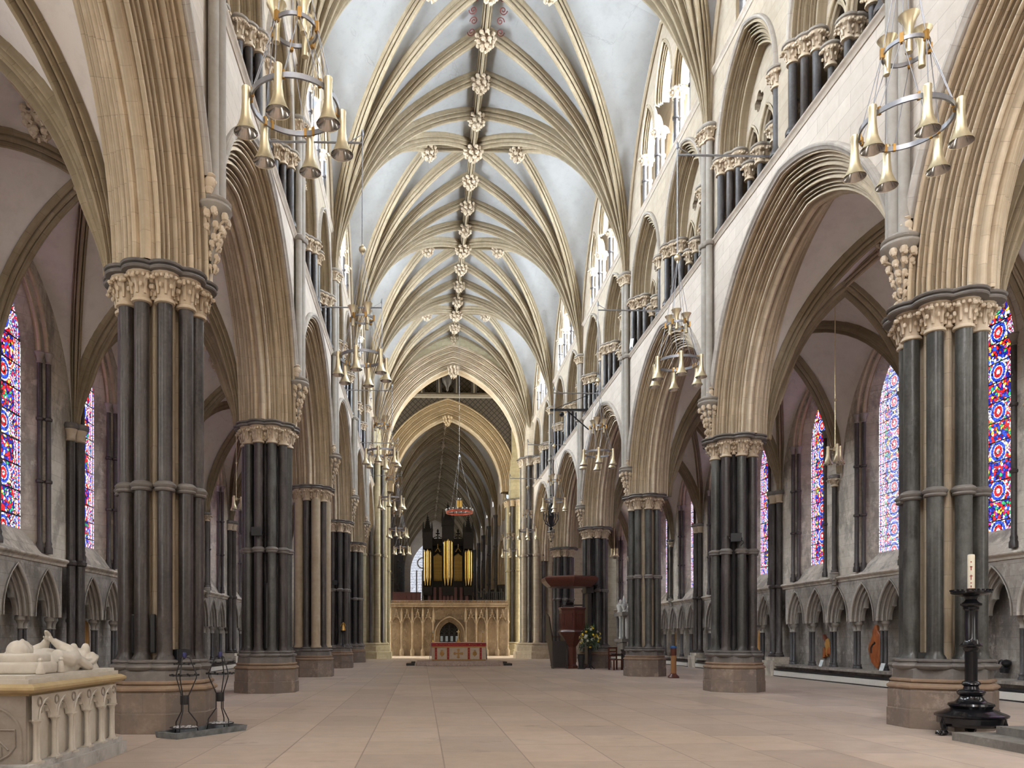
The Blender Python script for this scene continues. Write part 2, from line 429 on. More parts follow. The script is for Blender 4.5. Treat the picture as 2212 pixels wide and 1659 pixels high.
def pane(mb, arch, cu, v, base, r=0.0, mi=0):
    ln = arch.line(r); vs = [(v, cu+ln[0][0], base), (v, cu+ln[-1][0], base)]+[(v, cu+u, z) for u, z in ln[::-1]]
    return mb.add(vs, [tuple(range(len(vs)))], mi, [(p[1]-cu, p[2]-base) for p in vs])
ORD = ['zeroth', 'first', 'second', 'third', 'fourth', 'fifth', 'sixth', 'seventh', 'eighth', 'ninth', 'tenth', 'eleventh', 'twelfth']
# ================================================================== dimensions
BAY, Y1, PX, WX = 8.218, 12.11, 6.15, 5.45
ZA = {1: 6.61, -1: 6.86}
Z_STR, Z_CLER, Z_CAP, Z_RIDGE, Z_WALLAPEX = 11.72, 16.15, 14.76, 22.15, 20.9
def PY(i): return Y1+BAY*(i-1)
def YC(i): return Y1+BAY*(i-.5)
SIDE = {1: 'right', -1: 'left'}
def bl(s, i, dx=0, dy=0): return (s*(WX+dx), YC(i)+dy, 0)
def brz(s): return 0.0 if s > 0 else PI
Y_W, Y_E = -24.0, PY(6)          # west wall, pushed far back to even its window's light; western crossing arch

# ================================================================== floor and shells
f = MB(); f.quad((-12.5, Y_W, 0), (12.5, Y_W, 0), (12.5, 150, 0), (-12.5, 150, 0))
f.obj('floor', 'floor', kind='structure')

# --- nave walls: spandrels, triforium and clerestory storeys with their openings
def arcade_arch_shape(s):
    za = ZA[s]; ro = 11.25-za; half = BAY/2-.01; R = (half*half+ro*ro)/(2*half); c = R-half; Ri = R-.76
    return Arch(half-.76, za, math.sqrt(Ri*Ri-c*c), 20)
A_TRI = Arch(1.18, 13.62, 1.72, 14)          # triforium opening, inner order
A_TSUB = Arch(.30, 13.22, .62, 8)
A_CL = [(-1.72, Arch(.52, 18.05, 1.05, 10)), (0.0, Arch(.62, 18.75, 1.25, 10)), (1.72, Arch(.52, 18.05, 1.05, 10))]
TU = 1.93
for s in (1, -1):
    w = MB(); w2 = MB(); arc = arcade_arch_shape(s)
    for i in range(0, 6):
        oy = YC(i)
        def emitp(u0, u1, z0, z1, ops, v):
            t = MB(); wall_panel(t, u0, u1, z0, z1, ops, v)
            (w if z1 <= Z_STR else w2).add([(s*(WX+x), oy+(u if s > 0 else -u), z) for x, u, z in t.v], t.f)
        h = BAY/2
        for v in (0.0, 1.4): emitp(-h, h, ZA[s]-.02, Z_STR, [(0, arc, .73, 0)], v)
        emitp(-h, h, Z_STR, Z_CLER, [(c, A_TRI, .42, Z_STR) for c in (-TU, TU)] if i else [], 0.0)
        emitp(-h, h, Z_CLER, 22.6, [(c, a, .26, Z_CLER+.1) for c, a in A_CL], 0.0)
        # triforium gallery behind (floor, back) and clerestory passage
        t = MB(); t.quad((0,-h,Z_STR-.01), (0,h,Z_STR-.01), (6.2,h,Z_STR-.01), (6.2,-h,Z_STR-.01))
        t.quad((3.6,-h,Z_STR), (3.6,h,Z_STR), (3.6,h,Z_CLER), (3.6,-h,Z_CLER))
        t.quad((0,-h,Z_CLER-.06), (0,h,Z_CLER-.06), (3.6,h,Z_CLER-.06), (3.6,-h,Z_CLER-.06))
        t.quad((0,-h,Z_CLER+.02), (0,h,Z_CLER+.02), (1.3,h,Z_CLER+.02), (1.3,-h,Z_CLER+.02))
        wall_panel(t, -h, h, Z_CLER, 22.6, [(c, a, .3, Z_CLER+.55) for c, a in A_CL], 1.15)
        w2.add([(s*(WX+x), oy+(u if s > 0 else -u), z) for x, u, z in t.v], t.f)
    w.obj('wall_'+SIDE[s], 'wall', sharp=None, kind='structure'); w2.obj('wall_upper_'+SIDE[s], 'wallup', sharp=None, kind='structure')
    # western part of the side wall, beside and behind the camera
    b = MB()
    b.box((s*9.3, (Y_W+PY(0))/2-.4, 11.3), (7.7, PY(0)-Y_W+.8, 22.6))
    b.obj('wall_west_'+SIDE[s], 'wall', sharp=None, kind='structure')
b = MB()
b.box((0, Y_W-.3, 3), (11.2, .5, 6)); b.box((0, Y_W-.3, 20.6), (11.2, .5, 5))
for x in (-5.1, 5.1): b.box((x, Y_W-.3, 12), (1.2, .5, 12.4))
b.box((0, (Y_W+PY(0))/2-.5, 22.7), (11.2, PY(0)-Y_W+1, .3))
b.obj('wall_west', 'wall', sharp=None, kind='structure')
g = MB(); g.quad((-4.5, Y_W-.2, 6), (4.5, Y_W-.2, 6), (4.5, Y_W-.2, 18.2), (-4.5, Y_W-.2, 18.2), 0, [(0,0), (9,0), (9,12), (0,12)])
g.obj('window_1', 'west', kind='structure')  # unseen west window, moved back so its light falls off less
for s in (1, -1):
    g = MB()
    for k in range(3):
        y0, y1, x = -22.5+8.0*k, -18.5+8.0*k, s*(WX-.02)
        g.quad((x, y0, 16.8), (x, y1, 16.8), (x, y1, 20), (x, y0, 20), 0, [(0,0), (4,0), (4,3), (0,3)])
    g.obj('window_%d' % (61 if s > 0 else 62), 'wfill_dim' if s > 0 else 'wfill_bright', kind='structure')  # unseen glowing panes added as side fill, brighter on the left

# ================================================================== shared carved pieces
def capital_mb(r=.115, h=.40, rt=.22, leaves=7, seg=14, lean=1.0):
    """bell and curled stiff leaves, z from 0 (necking) to h"""
    m = MB()
    m.lathe([(r, -.03), (r+.035, -.02), (r+.04, .0), (r+.03, .025), (r, .03), (r+.005, h*.3), (r+.02, h*.55), (r+.055, h*.78), (rt, h), (.0, h)], seg)
    for k in range(leaves):
        a = 2*PI*k/leaves; ca, sa = math.cos(a), math.sin(a)
        path = []
        for tt in (0, .25, .5, .7, .85, 1.0):
            rad = r+.02+(.10*lean)*tt**2.2; z = h*.22+h*.62*math.sin(tt*PI*.55)
            path.append((ca*rad, sa*rad, z))
        m.tube(path, [.02, .026, .03, .034, .034, .028], 5)
        e = r+.13*lean
        m.ball((ca*e, sa*e, h*.72), .043, 6, sc=(1, 1, .8)); 
        for d in (-.28, .28):
            m.ball((math.cos(a+d)*(e-.015), math.sin(a+d)*(e-.015), h*.80), .031, 5)
        a2 = a+PI/leaves
        m.ball((math.cos(a2)*(r+.06), math.sin(a2)*(r+.06), h*.5), .03, 5, sc=(1,1,1.4))
    return m
def lobed(R0, rl, n, a0, k=8):
    """outline of n lobes of radius rl round a circle R0"""
    out = []; N = n*k
    for j in range(N):
        th = a0+2*PI*j/N-PI/n
        best = R0*.8
        for q in range(n):
            d = th-(a0+2*PI*q/n); cx = R0*math.cos(d); sx = R0*math.sin(d)
            if abs(sx) < rl and cx > 0: best = max(best, cx+math.sqrt(rl*rl-sx*sx))
        out.append((best*math.cos(th), best*math.sin(th), best, th))
    return out
def slab(m, outline, secs, mi=0):
    """stack of scaled copies of an outline: secs (inset, z)"""
    R = [[((rr-i)*math.cos(th), (rr-i)*math.sin(th), z) for _x, _y, rr, th in outline] for i, z in secs]
    return m.rings(R, True, True, True, mi)
def octo(ap, a0=PI/8): return [(ap/math.cos(PI/8)*math.cos(a0+PI/4*k), ap/math.cos(PI/8)*math.sin(a0+PI/4*k)) for k in range(8)]

# ================================================================== arcade piers
NS, R0 = 10, .62
def make_pier(s, label, shaft_mats, core, radii, a0, tan_plinth=True, rings=True):
    za = ZA[s]; K = .81 if s > 0 else .88; R0 = .49 if s > 0 else .53; NS = 8 if s > 0 else 10
    t = thing('clustered_pier', label, 'pier', group='nave piers on the %s' % SIDE[s])
    m = MB()
    def og(ap, z): return [(x, y, z) for x, y in octo(ap*K)]
    m.rings([og(.88, 0), og(.88, .28), og(.865, .29), og(.865, .57), og(.84, .60)], mi=0)
    m.rings([og(.85, .60), og(.885, .625), og(.885, .65), og(.85, .675), og(.83, .69), og(.80, .70), og(.835, .72), og(.835, .745), og(.80, .765)], cap0=False, mi=1)
    m.rings([og(.79, .76), og(.78, .90), og(.72, .93)], cap0=False, mi=2)
    m.obj('plinth', ['plinth' if tan_plinth else 'dado', 'plintho', 'plinthgrey'], t, 30)
    m = MB()
    ol = lobed(R0, .22 if s < 0 else .26, NS, a0, 6)
    slab(m, ol, [(.06, .90), (.0, .93), (-.015, .96), (0, .99), (.05, 1.0), (.06, 1.02), (.03, 1.03), (.03, 1.055), (.07, 1.07)])
    m.obj('base_moulding', 'plinthgrey', t)
    m = MB()
    N = NS*8; R = []
    for z in (1.0, za-.30):
        R.append([((R0-.155+.075*(-math.cos(NS*(2*PI*j/N))))*math.cos(a0+2*PI*j/N), (R0-.155+.075*(-math.cos(NS*(2*PI*j/N))))*math.sin(a0+2*PI*j/N), z) for j in range(N)])
    uv = [(z, j/N*3.6) for z in (0, 5) for j in range(N)]
    m.rings(R, uv=uv); m.obj('core', core, t)
    cap = None
    for k in range(NS):
        a = a0+2*PI*k/NS; x, y = R0*math.cos(a), R0*math.sin(a)
        r = radii[k % len(radii)]
        m = MB(); m.lathe([(r+.045, 1.06), (r+.03, 1.10), (r+.005, 1.14), (r, 1.2), (r, za-.50)], 18)
        sh = m.obj('shaft', shaft_mats[k % len(shaft_mats)], t); sh.location = (x, y, 0)
        if rings and r < .14:
            m = MB(); m.lathe([(r, 3.55), (r+.03, 3.555), (r+.045, 3.575), (r+.035, 3.60), (r+.055, 3.62), (r+.06, 3.645), (r+.03, 3.68), (r, 3.70)], 18)
            m.obj('shaft_ring', 'plinthgrey', sh)
        if cap is None: cap = capital_mb(.112, .40, .225).obj('capital', 'carved', t); cap.location = (x, y, za-.52); cap.rotation_euler = (0, 0, a)
        else: part(cap, t, (x, y, za-.52), a)
        # small leaf capital of the core fillet between the shafts
    m = MB()
    for k in range(NS):
        a = a0+2*PI*(k+.5)/NS
        m.lathe([(.05, 0), (.065, .02), (.05, .04), (.06, .2), (.12, .36)], 8, ((R0-.07)*math.cos(a), (R0-.07)*math.sin(a), za-.48))
        m.ball(((R0+.05)*math.cos(a), (R0+.05)*math.sin(a), za-.22), .055, 6); m.ball((R0*math.cos(a), R0*math.sin(a), za-.34), .04, 6)
    m.obj('inner_capital', 'carved', t)
    m = MB()
    ol = lobed(R0+.04, .27 if s < 0 else .31, NS, a0, 7)
    slab(m, ol, [(.05, za-.125), (.015, za-.12), (0, za-.10), (.012, za-.075), (.05, za-.065), (.05, za-.055), (.0, za-.045), (-.015, za-.025), (0, za-.005), (.04, za)])
    m.obj('abacus', 'plinthgrey', t)
    return t
def pl(s, i):
    where = {1: 'nearest', 2: 'second', 3: 'third', 4: 'fourth', 5: 'fifth'}[i]
    return where
aL, aR = math.radians(-30), math.radians(180)
def put(o, s, i): o.location = (s*PX-(.10 if s > 0 else .03), PY(i), 0); return o
L1 = put(make_pier(-1, 'dark marble shafted pier behind the white tomb, nearest on the left', ['purbeck'], 'mould', [.108], aL), -1, 1)
L2 = put(make_pier(-1, 'dark marble pier with grey core, second from the camera on the left', ['purbeck', 'purbeckg'], 'purbecks', [.112], aL), -1, 2)
L3 = put(make_pier(-1, 'pier of pale limestone columns alternating with dark shafts, third on the left', ['purbeck', 'mould'], 'purbecks', [.108, .165], aL, rings=False), -1, 3)
put(dup(L2, label='dark marble pier, fourth from the camera on the left, beyond the pale column pier'), -1, 4)
put(dup(L2, label='dark marble pier on the left, last before the crossing'), -1, 5)
R1 = put(make_pier(1, 'grey green marble pier behind the black paschal candlestick on the right', ['purbeckg'], 'mould', [.115], aR), 1, 1)
R2 = put(make_pier(1, 'grey marble pier with grey stone core, second from the camera on the right', ['purbeckg', 'purbeck'], 'purbecks', [.112], aR), 1, 2)
R3 = put(make_pier(1, 'pier with tan fillets between grey shafts, third on the right, beside the wooden post', ['purbeckg'], 'mould', [.112], aR), 1, 3)
put(dup(R2, label='dark marble pier behind the wooden pulpit and flower stand'), 1, 4)
put(dup(R2, label='dark marble pier on the right, last before the crossing, beyond the pulpit'), 1, 5)

# ================================================================== arcade arches
def half_prof(r1, t1, r0, t0, orders):
    els = [('h', .5, .02)]
    for k in range(orders): els += [('r', .9, .075), ('f', .12, -.01), ('h', .85, .115), ('r', .5, .05), ('f', .10, -.015), ('h', .55, .08), ('r', .45, .045), ('h', .55, .085)]
    els += [('r', 1.0, .05)]
    return prof((r1, t1), (r0, t0), els, 4)
PA = half_prof(.75, -.01, .04, .56, 3)
PA = PA+[(.10, .585), (.08, .60)]+[(.06-.09*math.sin(PI*k/6), .61+.18*k/6) for k in range(7)]+[(.08, .80), (.10, .815)]+[(r, 1.4-t) for r, t in PA[::-1]]
PHOOD = [(r-.24, t) for r, t in [(.93, -.0), (.93, -.07), (.96, -.085), (.99, -.12), (1.03, -.125), (1.055, -.09), (1.06, -.05), (1.06, .02)]]
def make_arcade(s):
    t = thing('arcade_arch', '', 'arch', group='moulded nave arcade arches on the %s' % SIDE[s])
    a = arcade_arch_shape(s)
    arch_sweep(MB(), a, PA, n=20).obj('arch_moulding', 'mould', t)
    # hood stops clear of the neighbouring one
    hm = MB(); a2 = Arch(a.w, a.zs, a.rise, 24)
    cols = []
    for r, tt in PHOOD:
        ln = [(u, z) for u, z in a2.line(r, 26) if z > a.zs+1.25]
        cols.append([(tt, u, z) for u, z in ln])
    m_ = min(len(c) for c in cols); cols = [c[(len(c)-m_)//2:(len(c)-m_)//2+m_] for c in cols]
    vs = [p for c in cols for p in c]
    hm.add(vs, [(j*m_+i, j*m_+i+1, (j+1)*m_+i+1, (j+1)*m_+i) for j in range(len(cols)-1) for i in range(m_-1)], 0, [(i*.4, j*.05) for j in range(len(cols)) for i in range(m_)])
    hm.obj('hood_mould', 'mouldgrey', t)
    for e in (0, -1):
        p = cols[3][e]; m = MB(); sg = -1 if p[1] < 0 else 1
        m.ball((p[0]+.03, p[1]+sg*.0, p[2]-.10), .085, 10, sc=(1.1, .85, 1.25)); m.ball((p[0]-.05, p[1], p[2]-.10), .03, 6)
        m.ball((p[0]+.02, p[1], p[2]+.0), .08, 8, sc=(1, 1, .5)); m.lathe([(.04, -.27), (.07, -.2), (.05, -.15)], 8, (p[0]+.04, p[1], p[2]))
        m.obj('head_stop', 'carved', t)
    return t
for s in (1, -1):
    a0 = make_arcade(s)
    for i in range(0, 6):
        o = a0 if i == 0 else dup(a0)
        o.location = bl(s, i); o.rotation_euler = (0, 0, brz(s))
        S_ = SIDE[s]
        lab = ['foremost tan moulded arch on the %s, cut by the edge of the photo' % S_] + ['tan moulded arcade arch between the %s and %s piers on the %s' % (ORD[k], ORD[k+1], S_) for k in range(1, 5)] + ['narrow looking arcade arch on the %s between the last pier and the crossing' % S_]
        o['label'] = lab[i]

# ================================================================== vault shafts on corbels
def make_vshaft(s):
    t = thing('vault_shaft', '', 'wall shaft', group='vault shafts on carved corbels, %s wall' % SIDE[s])
    zb = 7.62 if s > 0 else 8.05
    pos = [(-.115, -.17, .085), (-.17, 0, .095), (-.115, .17, .085)]
    for x, y, r in pos:
        m = MB(); m.lathe([(r+.03, zb), (r+.03, zb+.05), (r, zb+.09), (r, 14.36)], 12); o = m.obj('shaft', 'mouldgrey', t); o.location = (x, y, 0)
        c = capital_mb(.10, .30, .19, 6, 12).obj('capital', 'carved', t); c.location = (x, y, 14.36)
    for z in (Z_STR,):
        m = MB()
        for x, y, r in pos: m.lathe([(r, z-.10), (r+.04, z-.09), (r+.07, z-.05), (r+.075, z), (r+.03, z+.04), (r, z+.06)], 12, (x, y, 0))
        m.obj('shaft_ring', 'mouldgrey', t)
    m = MB()
    for x, y, r in pos: m.lathe([(.0, 14.64), (.19, 14.65), (.22, 14.67), (.23, 14.70), (.20, 14.76), (0, 14.765)], 14, (x, y, 0))
    m.obj('abacus', 'mouldgrey', t)
    m = MB()
    m.lathe([(.02, -.98), (.05, -.95), (.035, -.90), (.06, -.80), (.085, -.62), (.10, -.5), (.15, -.3), (.22, -.17), (.29, -.12), (.31, -.08), (.30, -.04), (.26, -.02), (.29, .0), (.30, .03), (.26, .06), (.2, .10), (0, .1)], 16, (-.06, 0, zb), sx=.95)
    m.obj('corbel', 'mouldgrey', t)
    m = MB()
    random.seed(3)
    for ring, (z, rr, n, k_) in enumerate(((-.20, .23, 9, .062), (-.36, .165, 8, .055), (-.50, .12, 7, .05), (-.64, .10, 6, .045), (-.78, .075, 5, .042), (-.92, .055, 4, .036))):
        for k in range(n):
            a = 2*PI*(k+.5*ring)/n+random.uniform(-.2, .2); x, y = -.06+rr*math.cos(a), rr*math.sin(a); zz = zb+z+random.uniform(-.03, .03)
            m.ball((x, y, zz), k_, 7, sc=(1, 1, 1.15)); m.ball((x+.03*math.cos(a+1), y+.03*math.sin(a+1), zz-.05), k_*.6, 6)
            m.tube([(-.06+rr*.55*math.cos(a), rr*.55*math.sin(a), zz-.10), (x-.01, y, zz-.04), (x+.03*math.cos(a), y+.03*math.sin(a), zz+.01)], [.02, .03, .022], 5)
    m.obj('corbel_foliage', 'carved', t)
    return t
for s in (1, -1):
    v0 = make_vshaft(s)
    for i in range(1, 6):
        o = v0 if i == 1 else dup(v0)
        o.location = (s*WX, PY(i), 0); o.rotation_euler = (0, 0, brz(s))
        o['label'] = 'clustered wall shaft on a leafy corbel above the %s pier on the %s' % (ORD[i], SIDE[s])

# ================================================================== string courses
def string_mb(y0, y1, z, s, x=WX, big=1.0):
    m = MB(); sec = [(0, -.16), (-.03, -.15), (-.05, -.10), (-.10, -.05), (-.13, -.03), (-.14, .0), (-.12, .03), (-.02, .07), (.02, .07)]
    R = [[(s*(x+a*big), y, z+b*big) for a, b in sec] for y in (y0, y1)]
    return m.rings(R, False, False, False)
n = 1
for s in (1, -1):
    for z in (Z_STR, Z_CLER):
        string_mb(PY(1)-6 if z == Z_STR else PY(1), Y_E, z, s, WX, .72).obj('trim_%d' % n, 'mouldstr', kind='structure'); n += 1

# ================================================================== triforium
PT = half_prof(.44, -.01, .0, .36, 2)
PT = PT+[(0, .62)]
PTH = [(.42, 0), (.42, -.06), (.45, -.09), (.48, -.09), (.50, -.05), (.50, .02)]
PSUB = prof((.14, .0), (.0, .10), [('r', 1, .03), ('h', .6, .03), ('r', 1, .03)], 4)+[(0, .16)]
def quatrefoil(c, z, r, n=24):
    pts = []
    for j in range(n):
        th = 2*PI*j/n; d = ((th+PI/4) % (PI/2))-PI/4
        rr = r*(.55*math.cos(d)+math.sqrt(max(0, .45**2-(.55*math.sin(d))**2)))
        pts.append((c+rr*math.cos(th), z+rr*math.sin(th)))
    return pts
def plate_with_holes(mb, arch, subs, quats, v0, v1):
    """tympanum: filled arch minus sub arches below and quatrefoil holes; built as a fine column mesh"""
    N = 72; w = arch.w
    def inside(pts, u):
        zs = []
        for (a, b) in zip(pts, pts[1:]+pts[:1]):
            if (a[0]-u)*(b[0]-u) < 0: zs.append(a[1]+(b[1]-a[1])*(u-a[0])/(b[0]-a[0]))
        return sorted(zs)
    us = {-w, w}
    for k in range(N+1): us.add(-w+2*w*k/N)
    for c, a in subs:
        for u, z in a.line(.14): us.add(c+u)
    us = sorted(x for x in us if -w <= x <= w)
    for a_, b_ in zip(us, us[1:]):
        if b_-a_ < 1e-4: continue
        def spans(u):
            lo = 13.30; top = arch.top(u)
            for c, a in subs:
                if abs(u-c) < a.w+.14: lo = a.top(u-c, .14)
            cuts = []
            for q in quats: cuts += inside(q, u)
            return [lo]+[z for z in cuts if lo < z < top]+[top]
        e = 1e-5; A, B_ = spans(a_+e), spans(b_-e)
        if len(A) != len(B_):
            m_ = spans((a_+b_)/2); A = B_ = m_
        for k in range(0, len(A)-1, 2):
            for v in (v0, v1): mb.quad((v, a_, A[k]), (v, b_, B_[k]), (v, b_, B_[k+1]), (v, a_, A[k+1]))
    for q in quats:
        vs = [(v0, u, z) for u, z in q]+[(v1, u, z) for u, z in q]; n_ = len(q)
        mb.add(vs, [(j, (j+1) % n_, n_+(j+1) % n_, n_+j) for j in range(n_)])
def make_tri():
    t = thing('triforium_arch', '', 'arch', group='triforium arches')
    arch_sweep(MB(), A_TRI, PT, n=14).obj('arch_moulding', 'mouldup', t)
    arch_sweep(MB(), A_TRI, PTH, n=14).obj('hood_mould', 'mouldgrey', t)
    subs = [(c, A_TSUB) for c in (-.82, 0, .82)]
    m = MB(); plate_with_holes(m, A_TRI, subs, [quatrefoil(-.42, 14.32, .25), quatrefoil(.42, 14.32, .25)], .50, .64)
    m.obj('tympanum', 'wallup', t, None)
    for c, a in subs: arch_sweep(MB(), a, [(r, .48+x) for r, x in PSUB], c, 8).obj('sub_arch', 'mouldup', t)
    # shafts: three each side in the splay, pairs under the sub arches
    cap = capital_mb(.088, .33, .19, 6, 12).obj('capital', 'carved', t)
    first = [True]
    def sh(x, y, zt, r, mat):
        m = MB(); m.lathe([(r+.06, Z_STR+.02), (r+.06, Z_STR+.10), (r+.02, Z_STR+.17), (r, Z_STR+.22), (r, zt-.40)], 12)
        o = m.obj('shaft', mat, t); o.location = (x, y, 0)
        if first[0]: cap.location = (x, y, zt-.42); first[0] = False
        else: part(cap, t, (x, y, zt-.42), y*3)
        m = MB(); m.lathe([(0, zt-.10), (.18, zt-.095), (.215, zt-.07), (.22, zt-.04), (.18, zt), (0, zt)], 14); o = m.obj('abacus', 'mouldgrey', t); o.location = (x, y, 0)
    for sg in (-1, 1):
        for k, (x, y) in enumerate(((-.0+.02, 1.58), (.18, 1.40), (.34, 1.22))): sh(x, sg*y, 13.63, .085, 'purbecks' if k != 1 else 'purbeck')
        sh(.52, sg*.41, 13.24, .065, 'purbecks'); sh(.68, sg*.41, 13.24, .065, 'purbecks')
        sh(.56, sg*1.10, 13.24, .06, 'purbecks')
    return t
t0 = make_tri(); first_t = True
for s in (1, -1):
    for i in range(1, 6):
        for k, c in enumerate((-TU, TU)):
            o = t0 if first_t else dup(t0); first_t = False
            o.location = (s*WX, YC(i)+c, 0); o.rotation_euler = (0, 0, brz(s))
            o['label'] = '%s of the two triforium arches over the %s arcade bay on the %s' % (('nearer', 'farther')[k], ['', 'first full', 'second', 'third', 'fourth', 'last'][i], SIDE[s])
            o['group'] = 'triforium arches on the '+SIDE[s]

# ================================================================== clerestory windows
PC = half_prof(.27, -.01, .0, .22, 1)+[(0, .40)]
def make_cler(num, glass='clear'):
    w = bpy.data.objects.new('window_%d' % num, None); C.objects.link(w); w['kind'] = 'structure'
    cap = capital_mb(.075, .26, .15, 6, 10)
    cap0 = None
    for c, a in A_CL:
        arch_sweep(MB(), a, PC, c, 10).obj('window_arch', 'mouldup', w)
        m = MB(); pane(m, a, c, 1.2, Z_CLER+.5, .3); m.obj('window_pane', glass, w)
        m = MB(); arch_sweep(m, a, [(.0, 1.0), (.3, .9), (.32, 1.2), (.0, 1.2)], c, 10, Z_CLER+.5); m.obj('window_frame', 'mouldup', w)
    for c, zt in ((-2.36, 18.05), (-.93, 18.1), (.93, 18.1), (2.36, 18.05)):
        for dx, dy, mat in ((.10, 0, 'purbecks'), (.27, .0, 'mouldgrey')):
            m = MB(); m.lathe([(.12, Z_CLER+.08), (.12, Z_CLER+.16), (.08, Z_CLER+.22), (.072, Z_CLER+.3), (.072, 17.15), (.11, 17.17), (.11, 17.23), (.072, 17.25), (.072, zt-.3)], 10)
            o = m.obj('window_shaft', mat, w); o.location = (dx, c, 0)
            if cap0 is None: cap0 = cap.obj('window_capital', 'carved', w); cap0.location = (dx, c, zt-.3)
            else: part(cap0, w, (dx, c, zt-.3))
            m = MB(); m.lathe([(0, zt-.06), (.16, zt-.055), (.175, zt-.03), (.15, zt+.01), (0, zt+.01)], 10); o = m.obj('window_abacus', 'mouldgrey', w); o.location = (dx, c, 0)
    return w
num = 2; w0 = None
for s in (1, -1):
    for i in range(0, 6):  # front bay unseen: added to light near walls, dim glass on the right
        if s == 1 and i == 0: o = make_cler(num, 'wfill_dim')
        elif w0 is None: o = w0 = make_cler(num)
        else: o = dup(w0)
        o.name = 'window_%d' % num; num += 1
        o.location = bl(s, i); o.rotation_euler = (0, 0, brz(s))

# ================================================================== nave vault
RIBP = [(-.17,-.06), (-.172,.04), (-.16,.085), (-.135,.095), (-.12,.075), (-.112,.04), (-.10,.055), (-.113,.12), (-.125,.16), (-.11,.195), (-.085,.20), (-.068,.17), (-.058,.115), (-.043,.12), (-.045,.19), (-.055,.235), (-.04,.285), (0,.30)]
RIBP = [(a*.98, b*1.25) for a, b in RIBP]
RIBP = RIBP+[(-a, b) for a, b in RIBP[-2::-1]]
def rib_curve(S_, E, n=22, R=None):
    L = math.hypot(E[0]-S_[0], E[1]-S_[1]); rise = E[2]-S_[2]
    R = (L*L+rise*rise)/(2*L); out = []
    tm = math.atan2(rise, R-L)
    for i in range(n+1):
        th = tm*i/n; d = (R-R*math.cos(th))/L
        out.append(Vector((S_[0]+(E[0]-S_[0])*d, S_[1]+(E[1]-S_[1])*d, S_[2]+R*math.sin(th))))
    return out
def sweep_rib(mb, pts, P=RIBP, sc=1.0, side=None):
    n = len(pts); hd = pts[-1]-pts[0]
    sd = Vector((-hd.y, hd.x, 0)).normalized() if side is None else side
    R = []; uv = []; d = 0
    for i, p in enumerate(pts):
        tg = (pts[min(i+1, n-1)]-pts[max(i-1, 0)]).normalized()
        dn = sd.cross(tg).normalized()
        if dn.z > 0 or (abs(dn.z) < 1e-3 and False): dn = -dn
        if i: d += (pts[i]-pts[i-1]).length
        k_ = sc*(.42+.58*smoothstep(0, n*.28, i)) if n > 14 else sc      # ribs gather at the springing
        R.append([tuple(p+sd*(a*k_)+dn*(b*k_)) for a, b in P]); uv += [(d, k*.06) for k in range(len(P))]
    return mb.rings(R, False, uv=uv)
def boss_mb(r, seed, dz=.0):
    random.seed(seed); m = MB()
    m.ball((0, 0, -.12+dz), r*.62, 14, sc=(1, 1, .8))
    for lay, (rr, z, n_) in enumerate(((r*.86, -.05, 9), (r*.70, -.24, 8), (r*.36, -.38, 5))):
        for k in range(n_):
            a = 2*PI*(k+.5*lay)/n_+random.uniform(-.1, .1)
            m.ball((rr*math.cos(a), rr*math.sin(a), z+dz), r*.23, 7, sc=(1, 1, .85))
            m.tube([(rr*.5*math.cos(a+.3), rr*.5*math.sin(a+.3), z-.05+dz), (rr*.9*math.cos(a+.25), rr*.9*math.sin(a+.25), z-.09+dz), (rr*1.1*math.cos(a), rr*1.1*math.sin(a), z-.02+dz)], [r*.07, r*.1, r*.05], 5)
    return m
H2 = BAY/2; q = BAY/4; LB = 1.85
SX = WX-.06
def make_vault():
    t = thing('rib_vault', '', 'vault', group='nave vault ribs')
    T0 = Vector((0, H2, Z_RIDGE))
    for sg in (1, -1):
        for e in (1, -1):
            Sp = (sg*SX, e*H2, Z_CAP)
            for E in ((0, e*q, Z_RIDGE), (0, 0, Z_RIDGE), (sg*LB, 0, Z_RIDGE-.05)):
                sweep_rib(MB(), rib_curve(Sp, E)).obj('rib', 'rib', t)
        sweep_rib(MB(), rib_curve((sg*SX, H2, Z_CAP), (0, H2, Z_RIDGE))).obj('rib', 'rib', t)
    sweep_rib(MB(), [Vector((0, -H2+BAY*k/12, Z_RIDGE+.02)) for k in range(13)]).obj('ridge_rib', 'rib', t)
    sweep_rib(MB(), [Vector((LB*(k/6-1), 0, Z_RIDGE-.0)) for k in range(13)]).obj('cross_rib', 'rib', t)
    for k, (x, y, r) in enumerate(((0, 0, .42), (0, q, .37), (0, -q, .37), (0, H2, .37), (LB, 0, .36), (-LB, 0, .36))):
        o = boss_mb(r, k+1).obj('boss', 'carved', t); o.location = (x, y, Z_RIDGE-.28)
    return t
v0 = make_vault()
for i in range(0, 6):
    o = v0 if i == 0 else dup(v0)
    o.location = (0, YC(i), 0)
    o['label'] = ['star of vault ribs nearest the camera, cut by the top edge'] [0] if i == 0 else 'tan ribs and bosses of the nave vault over the %s bay from the camera' % ['', 'first full', 'second', 'third', 'fourth', 'last'][i]
